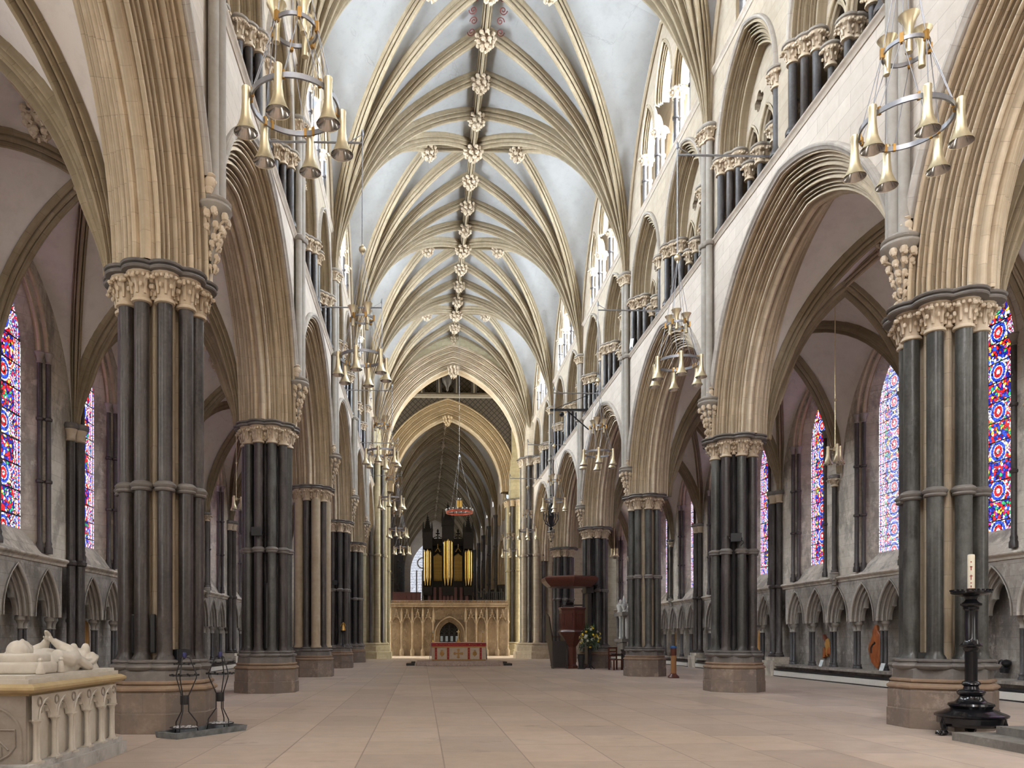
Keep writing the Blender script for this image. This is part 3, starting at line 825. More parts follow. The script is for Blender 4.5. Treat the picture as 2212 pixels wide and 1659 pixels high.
# plaster webs
web = MB()
def loft(mb, a, b, up=.03, mid=0):
    n = min(len(a), len(b)); Rr = []
    for i in range(n):
        row = []
        for k in range(5):
            f_ = k/4; p = a[i].lerp(b[i], f_); bul = math.sin(PI*f_)*mid*smoothstep(0, 8, i)
            row.append((p.x, p.y, p.z+bul))
        Rr.append(row)
    mb.rings(Rr, False)
for i in range(0, 6):
    oy = YC(i)
    for sg in (1, -1):
        for e in (1, -1):
            Sp = (sg*SX, e*H2, Z_CAP); Wp = (sg*(WX+.02), e*H2, Z_CAP)
            ends = [(0, e*H2, Z_RIDGE), (0, e*q, Z_RIDGE), (0, 0, Z_RIDGE), (sg*LB, 0, Z_RIDGE-.05)]
            cv = [rib_curve(Sp, E) for E in ends]+[rib_curve(Wp, (sg*(WX+.02), 0, Z_WALLAPEX))]
            for a, b in zip(cv, cv[1:]):
                t = MB(); loft(t, a, b, mid=.10 if a is not cv[3] else .22)
                web.add([(x, y+oy, z) for x, y, z in t.v], t.f)
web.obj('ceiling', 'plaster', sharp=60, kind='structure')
# wall ribs (formerets) against the clerestory, part of the wall trim
for s in (1, -1):
    m = MB()
    for i in range(1, 6):
        for e in (1, -1):
            c = rib_curve((s*(WX-.05), e*H2, Z_CAP), (s*(WX-.05), 0, Z_WALLAPEX))
            m.tube([(p.x, p.y+YC(i), p.z-.05) for p in c], .07, 6)
    m.obj('trim_%d' % n, 'mould', kind='structure'); n += 1
# ================================================================== aisles (local frame of a bay: x outwards from the nave face, y along, z up)
AV, GV = 5.75, 6.2                      # aisle wall face and glass
A_AW = Arch(.75, 8.1, 1.5, 12)
AZ, AZW = 10.95, 10.2                    # aisle vault crown, wall cell crown
WU = (-2.05, 2.05); ASH = {1: .3, -1: 0.0}; WSH = {1: .08, -1: -.35}; Z0W = 0             # window centres, shift of the aisle bays along the nave
A_BL = Arch(.47, 1.92, .98, 9)
for s in (1, -1):
    w = MB(); dz = 0.0
    for i in range(0, 6):
        t = MB(); h = BAY/2
        wall_panel(t, -h, h, 3.28, 11.6, [(c, A_AW, .38, 3.28) for c in WU], AV)
        for c in WU:
            arch_sweep(t, A_AW, [(.38, AV), (.34, AV+.10), (.0, GV)], c, 12, 3.3)
            t.quad((AV, c-1.13, 3.36), (AV, c+1.13, 3.36), (GV, c+.77, 3.97), (GV, c-.77, 3.97))
        oy = YC(i)+WSH[s]
        w.add([(s*(WX+x), oy+(u if s > 0 else -u), z) for x, u, z in t.v], t.f)
    w.obj('wall_aisle_'+SIDE[s], 'aisle', sharp=None, kind='structure')
    d = MB()
    y0, y1 = PY(0)-.2, Y_E+.6
    for x, z0, z1 in ((WX+AV+.55, 0, 3.3),): d.quad((s*x, y0, z0), (s*x, y1, z0), (s*x, y1, z1), (s*x, y0, z1))
    d.obj('wall_dado_'+SIDE[s], 'dado', sharp=None, kind='structure')
    # bench, string and heating duct
    m = MB(); m.box((s*(WX+AV+.14), (y0+y1)/2, .19), (.86, y1-y0, .38)); m.box((s*(WX+AV+.09), (y0+y1)/2, .40), (.96, y1-y0, .07))
    m.obj('trim_%d' % n, 'dado', kind='structure'); n += 1
    string_mb(y0, y1, 3.32, s, WX+AV, .9).obj('trim_%d' % n, 'aisle', kind='structure'); n += 1
    m = MB(); yy = [PY(k)+ASH[s] for k in range(0, 7)]
    for a, b in zip(yy, yy[1:]): m.box((s*(WX+AV-.42), (a+b)/2, .12), (.10, b-a-1.15, .17))
    m.obj('baseboard_'+SIDE[s], plain('white_heating_duct', (.62,.60,.55), .5, 0, .03), kind='structure')
    m = MB()
    for a, b in zip(yy, yy[1:]): m.box((s*(WX+AV-.40), (a+b)/2, .25), (.12, b-a-1.15, .06)); m.box((s*(WX+AV-.42), (a+b)/2, .018), (.09, b-a-1.15, .036))
    m.obj('trim_%d' % n, 'black', kind='structure'); n += 1

# --- aisle windows: glass, jamb shafts, rear arch
def make_awin(mats):
    w = bpy.data.objects.new('window', None); C.objects.link(w); w['kind'] = 'structure'
    m = MB(); pane(m, A_AW, 0, GV, 3.97, .02); m.obj('window_pane', mats, w)
    arch_sweep(MB(), A_AW, [(r, t+AV) for r, t in prof((.44, -.01), (.20, .20), [('r', 1, .06), ('h', .7, .05), ('r', .8, .045), ('h', .5, .03)], 4)], 0, 12).obj('window_arch', 'mould', w)
    cap = None
    for sg in (-1, 1):
        for x, y, r, mat in ((AV-.03, 1.12, .062, 'purbeck'), (AV+.12, 1.0, .058, 'purbeck')):
            m = MB(); m.lathe([(.10, 3.42), (.10, 3.55), (.075, 3.6), (.085, 3.66), (r, 3.72), (r, 5.1), (r+.03, 5.12), (r+.035, 5.17), (r, 5.2), (r, 6.6), (r+.03, 6.62), (r+.035, 6.67), (r, 6.7), (r, 8.0)], 10)
            o = m.obj('window_shaft', mat, w); o.location = (x, sg*y, 0)
            if cap is None:
                c_ = MB(); c_.lathe([(.06, -.02), (.085, 0), (.065, .03), (.07, .1), (.11, .2), (.125, .22), (.12, .25), (.0, .25)], 10)
                cap = c_.obj('window_capital', 'mouldgrey', w); cap.location = (x, sg*y, 8.0)
            else: part(cap, w, (x, sg*y, 8.0))
    return w
protos = {}
for s in (1, -1):
    for i in range(0, 6):
        for k, c in enumerate(WU):
            kk = (i*2+k+(s > 0)) % 3
            gm = {(1, 1, 0): 'glassA', (1, 1, 1): 'glassB', (1, 2, 0): 'glassC', (1, 2, 1): 'glassB', (1, 3, 0): 'glassA', (-1, 1, 0): 'glassA', (-1, 1, 1): 'glassA'}.get((s, i, k), ('glassA', 'glassB', 'glassC')[kk])
            if i == 0: gm = 'afill'  # unseen bay: plain glowing glass put in as neutral fill
            if gm not in protos: o = protos[gm] = make_awin(gm)
            else: o = dup(protos[gm])
            o.name = 'window_%d' % num; num += 1
            o.location = (s*WX, YC(i)+c+WSH[s], 0); o.rotation_euler = (0, 0, brz(s))

m = MB()
for s in (1, -1):
    x0, x1, y = s*7.4, s*10.6, PY(0)+.06
    m.quad((x0, y, 2.6), (x1, y, 2.6), (x1, y, 9.6), (x0, y, 9.6), 0, [(0,0), (3.2,0), (3.2,7), (0,7)])
m.obj('window_%d' % num, 'afill', kind='structure'); num += 1  # unseen glowing panels added to light the aisles

# --- blind arcading under the windows, one thing per bay
PBL = prof((.165, -.04), (-.0, .26), [('r', 1, .035), ('h', .7, .045), ('r', .8, .035), ('h', .7, .04), ('r', .7, .03), ('h', .5, .02)], 4)
def trefoil_line(w, zs, top, n=7):
    """cusped inner order: two side foils and a pointed head"""
    out = []; h = .5*(top-zs)
    for i in range(n+1):
        a = PI*1.08*i/n-.08; out.append((-w*.52-w*.48*math.cos(a*.5), zs+h*math.sin(a*.5)))
    out += Arch(w*.50, zs+h*1.04, top-zs-h*1.04, 6).line()[0:7]
    return out+[(-u, z) for u, z in out[-2::-1]]
def make_blind(nb=5, pitch=1.41):
    t = thing('blind_arcade', '', 'arcade', group='')
    u0 = -pitch*(nb-1)/2
    ops = [(u0+pitch*k, A_BL, .16, 1.9) for k in range(nb)]
    m = MB(); wall_panel(m, -BAY/2+.52, BAY/2-.52, 1.90, 3.26, ops, AV); wall_panel(m, -BAY/2+.52, BAY/2-.52, 1.90, 3.26, [(a_, b_, .0, d_) for a_, b_, c_, d_ in ops], AV+.27); m.obj('spandrel', 'dado', t, None)
    am = MB(); arch_sweep(am, A_BL, [(r, AV+x) for r, x in PBL], 0, 9, 1.9)
    ar = am.obj('arch', 'mouldgrey', t); ar.location = (0, u0, 0)
    for k in range(1, nb): part(ar, t, (0, u0+pitch*k, 0))
    tl = trefoil_line(.46, 1.92, 2.72)
    m = MB(); sec = [(0, .0), (.055, -.05), (.055, .03), (.0, .07)]
    R = []
    cz = 2.2
    al = A_BL.line(.0, 40); N_ = len(tl)-1
    R.append([(AV+.26, al[round(k_*80/N_)][0], al[round(k_*80/N_)][1]) for k_ in range(N_+1)])
    for d, x in ((0.0, .04), (-.03, .0), (-.075, .02), (-.09, .07), (-.06, .12)):
        R.append([(AV+.20+x, u*(1+d*1.3), cz+(z-cz)*(1+d*.9)) for u, z in tl])
    m.rings(R, False); tr = m.obj('trefoil_moulding', 'mouldgrey', t); tr.location = (0, u0, 0)
    for k in range(1, nb): part(tr, t, (0, u0+pitch*k, 0))
    sm = MB(); sm.lathe([(.095, .42), (.095, .48), (.07, .52), (.08, .56), (.052, .60), (.052, 1.62)], 10)
    cm = MB(); cm.lathe([(.055, 1.60), (.075, 1.62), (.058, 1.65), (.065, 1.73), (.10, 1.80), (.115, 1.81), (.12, 1.86), (.11, 1.90), (0, 1.9)], 10)
    s0 = c0 = None
    for k in range(nb+1):
        for dy in (-.10, .10):
            loc = (AV+.24, u0+pitch*(k-.5)+dy, 0)
            if s0 is None: s0 = sm.obj('shaft', 'purbecks', t); s0.location = loc; c0 = cm.obj('capital', 'mouldgrey', t); c0.location = loc
            else: part(s0, t, loc); part(c0, t, loc)
    return t
bp = make_blind(); first_b = True
for s in (1, -1):
    for i in range(1, 6):
        o = bp if first_b else dup(bp); first_b = False
        o.location = (s*WX, YC(i)+ASH[s], 0); o.rotation_euler = (0, 0, brz(s))
        o['label'] = 'blind arcade of trefoil arches along the %s aisle wall, %s bay from the camera' % (SIDE[s], ORD[i])
        o['group'] = 'blind arcading of the %s aisle' % SIDE[s]

# --- wall responds and the corbelled shafts between the windows
def make_respond():
    t = thing('wall_respond', '', 'wall shaft', group='')
    m = MB(); m.box((AV-.12, 0, .28), (.66, .95, .56)); m.box((AV-.08, 0, .62), (.56, .84, .14)); m.obj('plinth', 'aisle', t)
    for x, y, r in ((AV-.22, 0, .125), (AV-.10, -.24, .105), (AV-.10, .24, .105)):
        m = MB(); m.lathe([(r+.06, .70), (r+.065, .76), (r+.02, .80), (r+.03, .84), (r, .9), (r, 3.22), (r+.04, 3.25), (r+.05, 3.32), (r, 3.38), (r, 6.42)], 14)
        o = m.obj('shaft', 'purbeck', t); o.location = (x, y, 0)
        m = MB(); m.lathe([(r, 6.40), (r+.035, 6.42), (r+.005, 6.46), (r+.01, 6.58), (r+.05, 6.7), (r+.06, 6.73)], 14); o = m.obj('capital', 'carved', t); o.location = (x, y, 0)
    m = MB()
    for x, y, r in ((AV-.22, 0, .125), (AV-.10, -.24, .105), (AV-.10, .24, .105)): m.lathe([(0, 6.70), (r+.07, 6.71), (r+.095, 6.74), (r+.10, 6.79), (r+.06, 6.86), (0, 6.86)], 14, (x, y, 0))
    m.obj('abacus', 'plinthgrey', t)
    return t
rp = make_respond(); fr_ = True
for s in (1, -1):
    for i in range(1, 6):
        o = rp if fr_ else dup(rp); fr_ = False
        o.location = (s*WX, PY(i)+ASH[s], 0); o.rotation_euler = (0, 0, brz(s))
        o['label'] = 'dark triple shaft against the %s aisle wall behind the %s pier' % (SIDE[s], ORD[i]); o['group'] = 'aisle wall responds on the '+SIDE[s]
def make_mid():
    t = thing('corbel_shaft', '', 'wall shaft', group='')
    m = MB(); m.lathe([(.11, 3.50), (.11, 3.56), (.08, 3.60), (.09, 3.66), (.075, 3.72), (.075, 6.28)], 12); o = m.obj('shaft', 'purbeck', t); o.location = (AV-.10, 0, 0)
    m = MB(); m.lathe([(.03, 3.06), (.07, 3.10), (.06, 3.16), (.12, 3.28), (.15, 3.36), (.155, 3.42), (.13, 3.44), (.15, 3.47), (.14, 3.5), (0, 3.5)], 12)
    for k in range(6): m.ball((.12*math.cos(k*PI/3), .12*math.sin(k*PI/3), 3.27), .045, 6)
    o = m.obj('corbel', 'mouldgrey', t); o.location = (AV-.10, 0, 0)
    c = capital_mb(.078, .24, .16, 7, 12).obj('capital', 'carved', t); c.location = (AV-.10, 0, 6.28)
    m = MB(); m.lathe([(0, 6.5), (.16, 6.505), (.185, 6.54), (.18, 6.6), (.14, 6.63), (0, 6.63)], 14); o = m.obj('abacus', 'plinthgrey', t); o.location = (AV-.10, 0, 0)
    return t
mp = make_mid(); fm = True
for s in (1, -1):
    for i in range(1, 6):
        o = mp if fm else dup(mp); fm = False
        o.location = (s*WX, YC(i)+ASH[s], 0); o.rotation_euler = (0, 0, brz(s))
        o['label'] = 'slim corbelled shaft between the two stained windows of the %s %s aisle bay' % (ORD[i], SIDE[s]); o['group'] = 'corbelled shafts on the %s aisle wall' % SIDE[s]

# --- aisle vaults
def make_avault(s):
    za = ZA[s]; t = thing('aisle_vault', '', 'vault', group='')
    I, O_ = 1.45, AV-.08; mid = (I+O_)/2
    P1, P2, Q1, Q2 = (I, -H2, za), (I, H2, za), (O_, -H2, 6.84), (O_, H2, 6.84)
    Cc = (mid, 0, AZ); Mm = (O_, 0, 6.62); T = (mid, H2, AZ-.1); T0 = (mid, -H2, AZ-.1)
    for Sp in (P1, P2, Q1, Q2, Mm): sweep_rib(MB(), rib_curve(Sp, Cc, 18), sc=.78).obj('rib', 'rib', t)
    for Sp in (P2, Q2): sweep_rib(MB(), rib_curve(Sp, T, 18), sc=.95).obj('transverse_rib', 'rib', t)
    qq = [Vector((mid, -H2+BAY*k/10, AZ-.1+.1*math.cos((k-5)/5*PI/2))) for k in range(11)]
    sweep_rib(MB(), qq, sc=.65).obj('ridge_rib', 'mould', t)
    o = boss_mb(.33, 21).obj('boss', 'carved', t); o.location = (mid, 0, AZ-.12)
    for e in (-1, 1):
        o = part(o, t, (mid, e*q, AZ-.12))
    webm = MB()
    def L(a, b, mid_=.06): loft(webm, rib_curve(*a, 18), rib_curve(*b, 18), mid=mid_)
    nv = 1.40
    for e, P, Q, TT in ((-1, P1, Q1, T0), (1, P2, Q2, T)):
        L((P, TT), (P, Cc)); L((Q, TT), (Q, Cc))
        L((P, Cc), ((nv, e*H2, za), (nv, 0, 11.3)))
        L((Q, Cc), ((AV+.02, e*H2, 6.84), (AV+.02, e*2.05, AZW)))
        L((Mm, Cc), ((AV+.02, 0, 6.62), (AV+.02, e*2.05, AZW)))
    return t, webm
for s in (1, -1):
    t, wm = make_avault(s); ce = MB()
    for i in range(0, 6):
        oy = YC(i)
        ce.add([(s*(WX+x), oy+(u if s > 0 else -u), z) for x, u, z in wm.v], wm.f)
        o = t if i == 0 else dup(t)
        o.location = bl(s, i); o.rotation_euler = (0, 0, brz(s))
        o['label'] = 'brown ribs of the %s aisle vault %s' % (SIDE[s], 'in the top corner of the photo' if i == 0 else 'behind the %s full arcade arch' % ORD[i])
        o['group'] = 'aisle vault ribs on the '+SIDE[s]
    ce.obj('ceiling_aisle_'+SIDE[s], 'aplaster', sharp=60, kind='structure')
    m = MB(); m.quad((s*(WX+1.4), PY(0)-1, 11.65), (s*13, PY(0)-1, 11.65), (s*13, Y_E, 11.65), (s*(WX+1.4), Y_E, 11.65)); m.obj('ceiling_roof_'+SIDE[s], 'darkvoid', kind='structure')

# ================================================================== crossing
A_CR = Arch(4.5, 13.75, 6.15, 22)
Y_CE = 65.2
PCR = half_prof(1.45, -.01, .1, .75, 4)
def cross_piers():
    def one(label, mat, z_cap, rc=.95):
        t = thing('crossing_pier', label, 'pier', group='great piers of the crossing')
        m = MB(); NSC = 14
        m.rings([[(x*1.5*k_/1.5, y*1.5*k_/1.5, z) for x, y in octo(1.0)] for k_, z in ((1.62, 0), (1.62, .45), (1.5, .5), (1.5, .85), (1.4, .92), (1.44, 1.0), (1.36, 1.08))]); m.obj('plinth', mat, t, 30)
        m = MB(); m.prism([(rc*math.cos(2*PI*k/28), rc*math.sin(2*PI*k/28)) for k in range(28)], .9, 22.5); m.obj('core', mat, t)
        cp = None
        for k in range(NSC):
            a = 2*PI*k/NSC; x, y = 1.1*math.cos(a), 1.1*math.sin(a); r = .20 if k % 2 == 0 else .13
            m = MB(); m.lathe([(r+.06, 1.0), (r+.05, 1.08), (r, 1.2), (r, 6.92), (r+.05, 6.95), (r+.06, 7.05), (r, 7.12), (r, z_cap-.55)], 12)
            o = m.obj('shaft', mat if k % 2 == 0 else 'purbeck', t); o.location = (x, y, 0)
            if cp is None: cp = capital_mb(.19, .55, .33, 6, 12).obj('capital', 'carved', t); cp.location = (x, y, z_cap-.6)
            else: part(cp, t, (x, y, z_cap-.6))
        m = MB(); slab(m, lobed(1.12, .36, NSC, 0, 5), [(.05, z_cap-.12), (0, z_cap-.1), (0, z_cap-.03), (.05, z_cap)]); m.obj('abacus', 'plinthgrey', t)
        return t
    a = one('tall greenish stone crossing pier at the end of the left arcade', 'cross', 13.75); a.location = (-5.85, Y_E+.5, 0)
    b = one('tall pale crossing pier behind the pulpit at the end of the right arcade', 'crosst', 13.75); b.location = (5.85, Y_E+.5, 0)
    c = one('far crossing pier beside the left end of the choir screen', 'cross', 13.0); c.location = (-6.1, Y_CE+.4, 0)
    d = dup(c, (6.1, Y_CE+.4, 0), label='far crossing pier beside the right end of the choir screen')
cross_piers()
def make_cross_arch(y, label):
    t = thing('crossing_arch', label, 'arch', (0, y, 0))
    m = MB(); arch_sweep(m, A_CR, PCR+[(.05, 1.0), (.05, 1.4)]+[(r, 2.4-t_) for r, t_ in PCR[::-1]], n=20)
    m.v = [(b, a, c) for a, b, c in m.v]; m.obj('arch_moulding', 'mould', t)
    o = boss_mb(.4, 31).obj('boss', 'carved', t); o.location = (0, .5, A_CR.apex(.2)-.1); o.scale = (1, 1, 1.6)
    return t
make_cross_arch(Y_E-.2, 'great pointed arch at the end of the nave, opening into the crossing')
make_cross_arch(Y_CE-.2, 'dim inner arch beyond the crossing, framing the choir vault')
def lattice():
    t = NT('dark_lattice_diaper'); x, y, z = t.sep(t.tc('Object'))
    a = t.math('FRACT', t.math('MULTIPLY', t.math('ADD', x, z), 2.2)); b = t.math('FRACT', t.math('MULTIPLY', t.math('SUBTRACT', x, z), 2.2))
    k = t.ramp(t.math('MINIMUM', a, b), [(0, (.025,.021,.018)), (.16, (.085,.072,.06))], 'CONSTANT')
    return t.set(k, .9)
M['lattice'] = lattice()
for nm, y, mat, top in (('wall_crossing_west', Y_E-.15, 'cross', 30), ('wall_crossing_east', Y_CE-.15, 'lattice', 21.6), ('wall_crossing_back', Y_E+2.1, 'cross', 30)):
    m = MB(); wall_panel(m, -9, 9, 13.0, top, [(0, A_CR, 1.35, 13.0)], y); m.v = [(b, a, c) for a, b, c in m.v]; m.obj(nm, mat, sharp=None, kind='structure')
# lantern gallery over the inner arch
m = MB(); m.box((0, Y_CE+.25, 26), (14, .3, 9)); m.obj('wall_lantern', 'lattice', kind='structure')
m = MB(); m.box((0, Y_CE-.25, 21.55), (13, .5, .22)); m.box((0, Y_CE-.2, 21.78), (13, .3, .1)); m.obj('trim_%d' % n, 'mouldgrey', kind='structure'); n += 1
t = thing('lantern_arcade', 'dark gallery of slim shafts high inside the crossing tower, above the inner arch', 'arcade', (0, Y_CE-.3, 0))
A_LA = Arch(.55, 26.0, 1.0, 8); sp = so = None
for k in range(-4, 5):
    u = k*1.45
    m = MB(); arch_sweep(m, A_LA, [(.25, 0), (.12, -.06), (.0, .1), (0, .3)], 0, 8); m.v = [(b, a, c) for a, b, c in m.v]
    o = m.obj('arch', 'mouldgrey', t); o.location = (u, 0, 0)
    for dx in (-.86, -.72, -.58):
        m = MB(); m.lathe([(.12, 21.8), (.12, 21.95), (.085, 22.05), (.085, 25.8), (.15, 26)], 8); o = m.obj('shaft', 'mouldgrey' if dx == -.72 else 'purbecks', t); o.location = (u+dx, 0, 0)
o = tag(MB().lathe([(.02, -1.2), (.1, -1.1), (.12, -.9), (.35, -.5), (.42, -.2), (.42, 0), (.25, .05), (.25, 3.2), (0, 3.3)], 12).obj('corbel_shaft', 'purbecks'), 'dark corbelled shaft over the tip of the inner arch', 'wall shaft'); o.location = (-.05, Y_CE-.75, 23.0)
# transept ends with their windows, and the tower ceiling
m = MB()
for s in (1, -1):
    m.box((s*17.2, (Y_E+Y_CE)/2, 12), (.4, 16, 24)); m.box((s*12.2, Y_E+1.9, 12), (10.4, .4, 24)); m.box((s*12.2, Y_CE+.8, 12), (10.4, .4, 24)); m.box((s*12, (Y_E+Y_CE)/2, 24.2), (10.5, 14, .4))
    m.box((s*9.1, Y_E+1.1, 12), (4.6, 1.4, 24))
    m.box((s*7.3, (Y_E+Y_CE)/2, 27.2), (.4, 12, 6))
m.box((0, (Y_E+Y_CE)/2, 30.2), (16, 14, .4)); m.obj('wall_transept', 'crosst', kind='structure')
m = MB()
for s in (1, -1):
    x = s*16.95; m.quad((x, Y_E+2.6, 4), (x, Y_CE-.6, 4), (x, Y_CE-.6, 17), (x, Y_E+2.6, 17), 0, [(0,0), (9,0), (9,13), (0,13)])
m.obj('window_%d' % num, 'tran', kind='structure'); num += 1

# ================================================================== choir beyond the screen
CX_, CB, NCB = 5.1, 7.4, 8
CY0 = Y_CE+2.2
w = MB(); ce = MB()
def cvault():
    t = thing('choir_vault', '', 'vault', group='choir vault ribs beyond the screen')
    h = CB/2
    for sg in (1, -1):
        sweep_rib(MB(), rib_curve((sg*CX_, h, 13.2), (0, h, 21.2), 16), sc=1.3).obj('rib', 'rib', t)
        for e in (1, -1):
            for ey in (0, e*h/2): sweep_rib(MB(), rib_curve((sg*CX_, e*h, 13.2), (0, ey, 21.2), 16)).obj('rib', 'rib', t)
            cv = [rib_curve((sg*CX_, e*h, 13.2), E, 16) for E in ((0, e*h, 21.2), (0, e*h/2, 21.2), (0, 0, 21.2))]+[rib_curve((sg*CX_, e*h, 13.2), (sg*CX_, 0, 19.6), 16)]
            for a, b in zip(cv, cv[1:]): loft(ce0, a, b, mid=.08)
    sweep_rib(MB(), [Vector((0, -h+CB*k/6, 21.2)) for k in range(7)]).obj('ridge_rib', 'mould', t)
    o = boss_mb(.32, 41).obj('boss', 'carved', t); o.location = (0, 0, 21.1)
    return t
def carcade(s):
    """one side of a choir bay: dark wall shafts, arch, triforium, window"""
    t = thing('choir_arcade', '', 'arcade', group='choir arcades beyond the screen')
    a = Arch(2.5, 6.5, 3.6, 12)
    m = MB(); arch_sweep(m, a, half_prof(.9, 0, .05, .5, 2)+[(0, .9)], n=12); m.obj('arch_moulding', 'mould', t)
    A2 = Arch(1.2, 12.2, 1.5, 10)
    for c in (-1.8, 1.8): arch_sweep(MB(), A2, half_prof(.35, 0, .0, .35, 1), c, 10).obj('gallery_arch', 'mould', t)
    for dy, dx, r in ((-.2, -.1, .1), (0, -.2, .11), (.2, -.1, .1)):
        m = MB(); m.lathe([(r, 4.0), (r, 6.9), (r+.07, 6.95), (r+.07, 7.1), (r, 7.15), (r, 10.1), (r+.07, 10.15), (r+.07, 10.3), (r, 10.35), (r, 12.8), (r+.1, 13.1), (r+.12, 13.2)], 8)
        o = m.obj('wall_shaft', 'purbecks', t); o.location = (dx, CB/2+dy, 0)
    m = MB(); m.lathe([(.75, 0), (.75, .8), (.55, .9), (.55, 6), (.75, 6.4), (.75, 6.5)], 10); o = m.obj('pier', 'purbecks', t); o.location = (.6, CB/2, 0)
    return t
ce0 = MB(); cv0 = cvault(); ca0 = carcade(1)
AC = Arch(1.0, 16.3, 1.6, 10)
for k in range(NCB):
    oy = CY0+CB*(k+.5)
    o = cv0 if k == 0 else dup(cv0); o.location = (0, oy, 0)
    o['label'] = 'choir vault ribs beyond the inner arch, %s bay past the organ' % ORD[k+1]
    ce.add([(x, y+oy, z) for x, y, z in ce0.v], ce0.f)
    for s in (1, -1):
        o = ca0 if (k == 0 and s == 1) else dup(ca0); o.location = (s*CX_, oy, 0); o.rotation_euler = (0, 0, brz(s))
        o['label'] = 'dark shafted choir arcade on the %s beyond the organ, %s bay' % (SIDE[s], ORD[k+1])
        t = MB(); wall_panel(t, -CB/2, CB/2, 6.4, 10.3, [(0, Arch(2.5, 6.5, 3.6, 12), .85, 0)], 0); wall_panel(t, -CB/2, CB/2, 10.3, 14.6, [(c, Arch(1.2, 12.2, 1.5, 10), .33, 10.3) for c in (-1.8, 1.8)], 0)
        t.quad((.9, -CB/2, 10), (.9, CB/2, 10), (.9, CB/2, 14.6), (.9, -CB/2, 14.6)); t.quad((3.5, -CB/2, 0), (3.5, CB/2, 0), (3.5, CB/2, 10.5), (3.5, -CB/2, 10.5)); t.quad((0, -CB/2, 10.3), (0, CB/2, 10.3), (3.5, CB/2, 10.3), (3.5, -CB/2, 10.3))
        wall_panel(t, -CB/2, CB/2, 14.6, 20, [(0, AC, .1, 14.8)], 0)
        w.add([(s*(CX_+x), oy+(u if s > 0 else -u), z) for x, u, z in t.v], t.f)
w.obj('wall_choir', 'wall', sharp=None, kind='structure')
ce.obj('ceiling_choir', 'plaster', sharp=60, kind='structure')
m = MB()
for s in (1, -1):
    for k in range(NCB):
        t = MB(); pane(t, AC, 0, .5, 14.7, .1); m.add([(s*(CX_+x), CY0+CB*(k+.5)+y, z) for x, y, z in t.v], t.f, 0, t.uv)
m.obj('window_%d' % num, 'choirg', kind='structure'); num += 1
YE_ = CY0+CB*NCB
m = MB(); wall_panel(m, -9, 9, 0, 22, [(0, Arch(4.0, 12.0, 5.6, 14), 0, 4.0)], YE_); m.v = [(b, a, c) for a, b, c in m.v]; m.obj('wall_east', 'wall', sharp=None, kind='structure')
ew = bpy.data.objects.new('window_%d' % num, None); C.objects.link(ew); ew['kind'] = 'structure'; num += 1
m = MB(); pane(m, Arch(4.0, 12.0, 5.6, 14), 0, YE_+.3, 4.0); m.v = [(b, a, c) for a, b, c in m.v]; m.obj('window_pane', 'glassE', ew)
m = MB()
for x in (-3, -2, -1, 0, 1, 2, 3): m.box((x, YE_+.1, 8.2), (.22 if x % 2 else .34, .3, 8.4))
for c, r, z in ((-3, .85, 12.2), (-1, .85, 12.2), (1, .85, 12.2), (3, .85, 12.2)):
    a = Arch(r, z-.2, 1.1, 8); tt = MB(); arch_sweep(tt, a, [(.16, 0), (0, 0)]); m.add([(b_, YE_-.02+a_, c_) for a_, b_, c_ in tt.v], tt.f)
for c, z, r in ((-2, 13.6, .85), (2, 13.6, .85), (0, 15.0, 1.25)): m.tube([(c+r*math.cos(2*PI*k/20), YE_, z+r*math.sin(2*PI*k/20)) for k in range(20)], .12, 5, closed=True)
m.obj('window_tracery', 'wall', ew)
# ================================================================== furnishings: materials
M['marble'] = stone('white_tomb_marble', (.60,.56,.49), (.45,.40,.33), (.68,.65,.59), None, .55)
M['tombend'] = stone('weathered_tomb_end', (.34,.30,.26), (.22,.19,.16), (.46,.42,.37), None, .7)
M['tombochre'] = stone('ochre_slab_edge', (.47,.36,.19), (.34,.25,.13), (.57,.47,.31), None, .6)
M['tombbase'] = stone('grey_tomb_base', (.46,.45,.43), (.33,.32,.31), (.60,.58,.56), None, .75, dirt=(.25,.24,.23))
M['zinc'] = plain('dull_zinc_tray', (.20,.22,.235), .45, .4, .35, 9)
M['sand'] = plain('white_wax_and_sand', (.55,.54,.56), .8, 0, .25, 60)
M['bluecap'] = plain('dark_blue_cap', (.02,.02,.12), .4)
def wood(name, c1, c2, rough=.4, sc=(1,1,6)):
    t = NT(name); P = t.tc('Object')
    g = t.noise(t.mapping(P, tuple(8/x for x in sc)), 3.0, 7, .7); r = t.new('ShaderNodeTexWave', {'Vector': t.mapping(P, (4,4,.8)), 'Scale': 2.2, 'Distortion': 6.0, 'Detail': 3.0}).outputs['Fac']
    t.bump(g, .2, .005)
    return t.set(t.mix(.5, t.ramp(g, [(.35, c2), (.65, c1)]), t.ramp(r, [(.1, c2), (.7, c1)])), rough)
M['mahog'] = wood('dark_red_mahogany', (.13,.036,.020), (.045,.013,.009), .3)
M['dkwood'] = wood('near_black_oak', (.022,.014,.011), (.010,.007,.006), .45)
M['oak'] = wood('golden_oak', (.34,.17,.065), (.22,.10,.035), .4)
M['orangew'] = wood('orange_carved_wood', (.42,.125,.03), (.22,.055,.015), .5)
M['yellw'] = wood('yellow_carved_wood', (.55,.29,.07), (.36,.16,.035), .5)
M['redw'] = wood('dark_red_carved_wood', (.20,.05,.02), (.09,.02,.01), .5)
M['candle'] = plain('ivory_wax', (.72,.66,.52), .5, 0, .05)
M['waxred'] = plain('painted_red_mark', (.30,.02,.02), .6)
M['gold'] = plain('gilded_metal', (.70,.46,.13), .3, 1.0)
M['pipe'] = plain('gilt_organ_pipe', (.34,.225,.07), .38, .75, .2)
M['case'] = plain('black_organ_oak', (.008,.006,.005), .6, 0, .4, 12, .12)
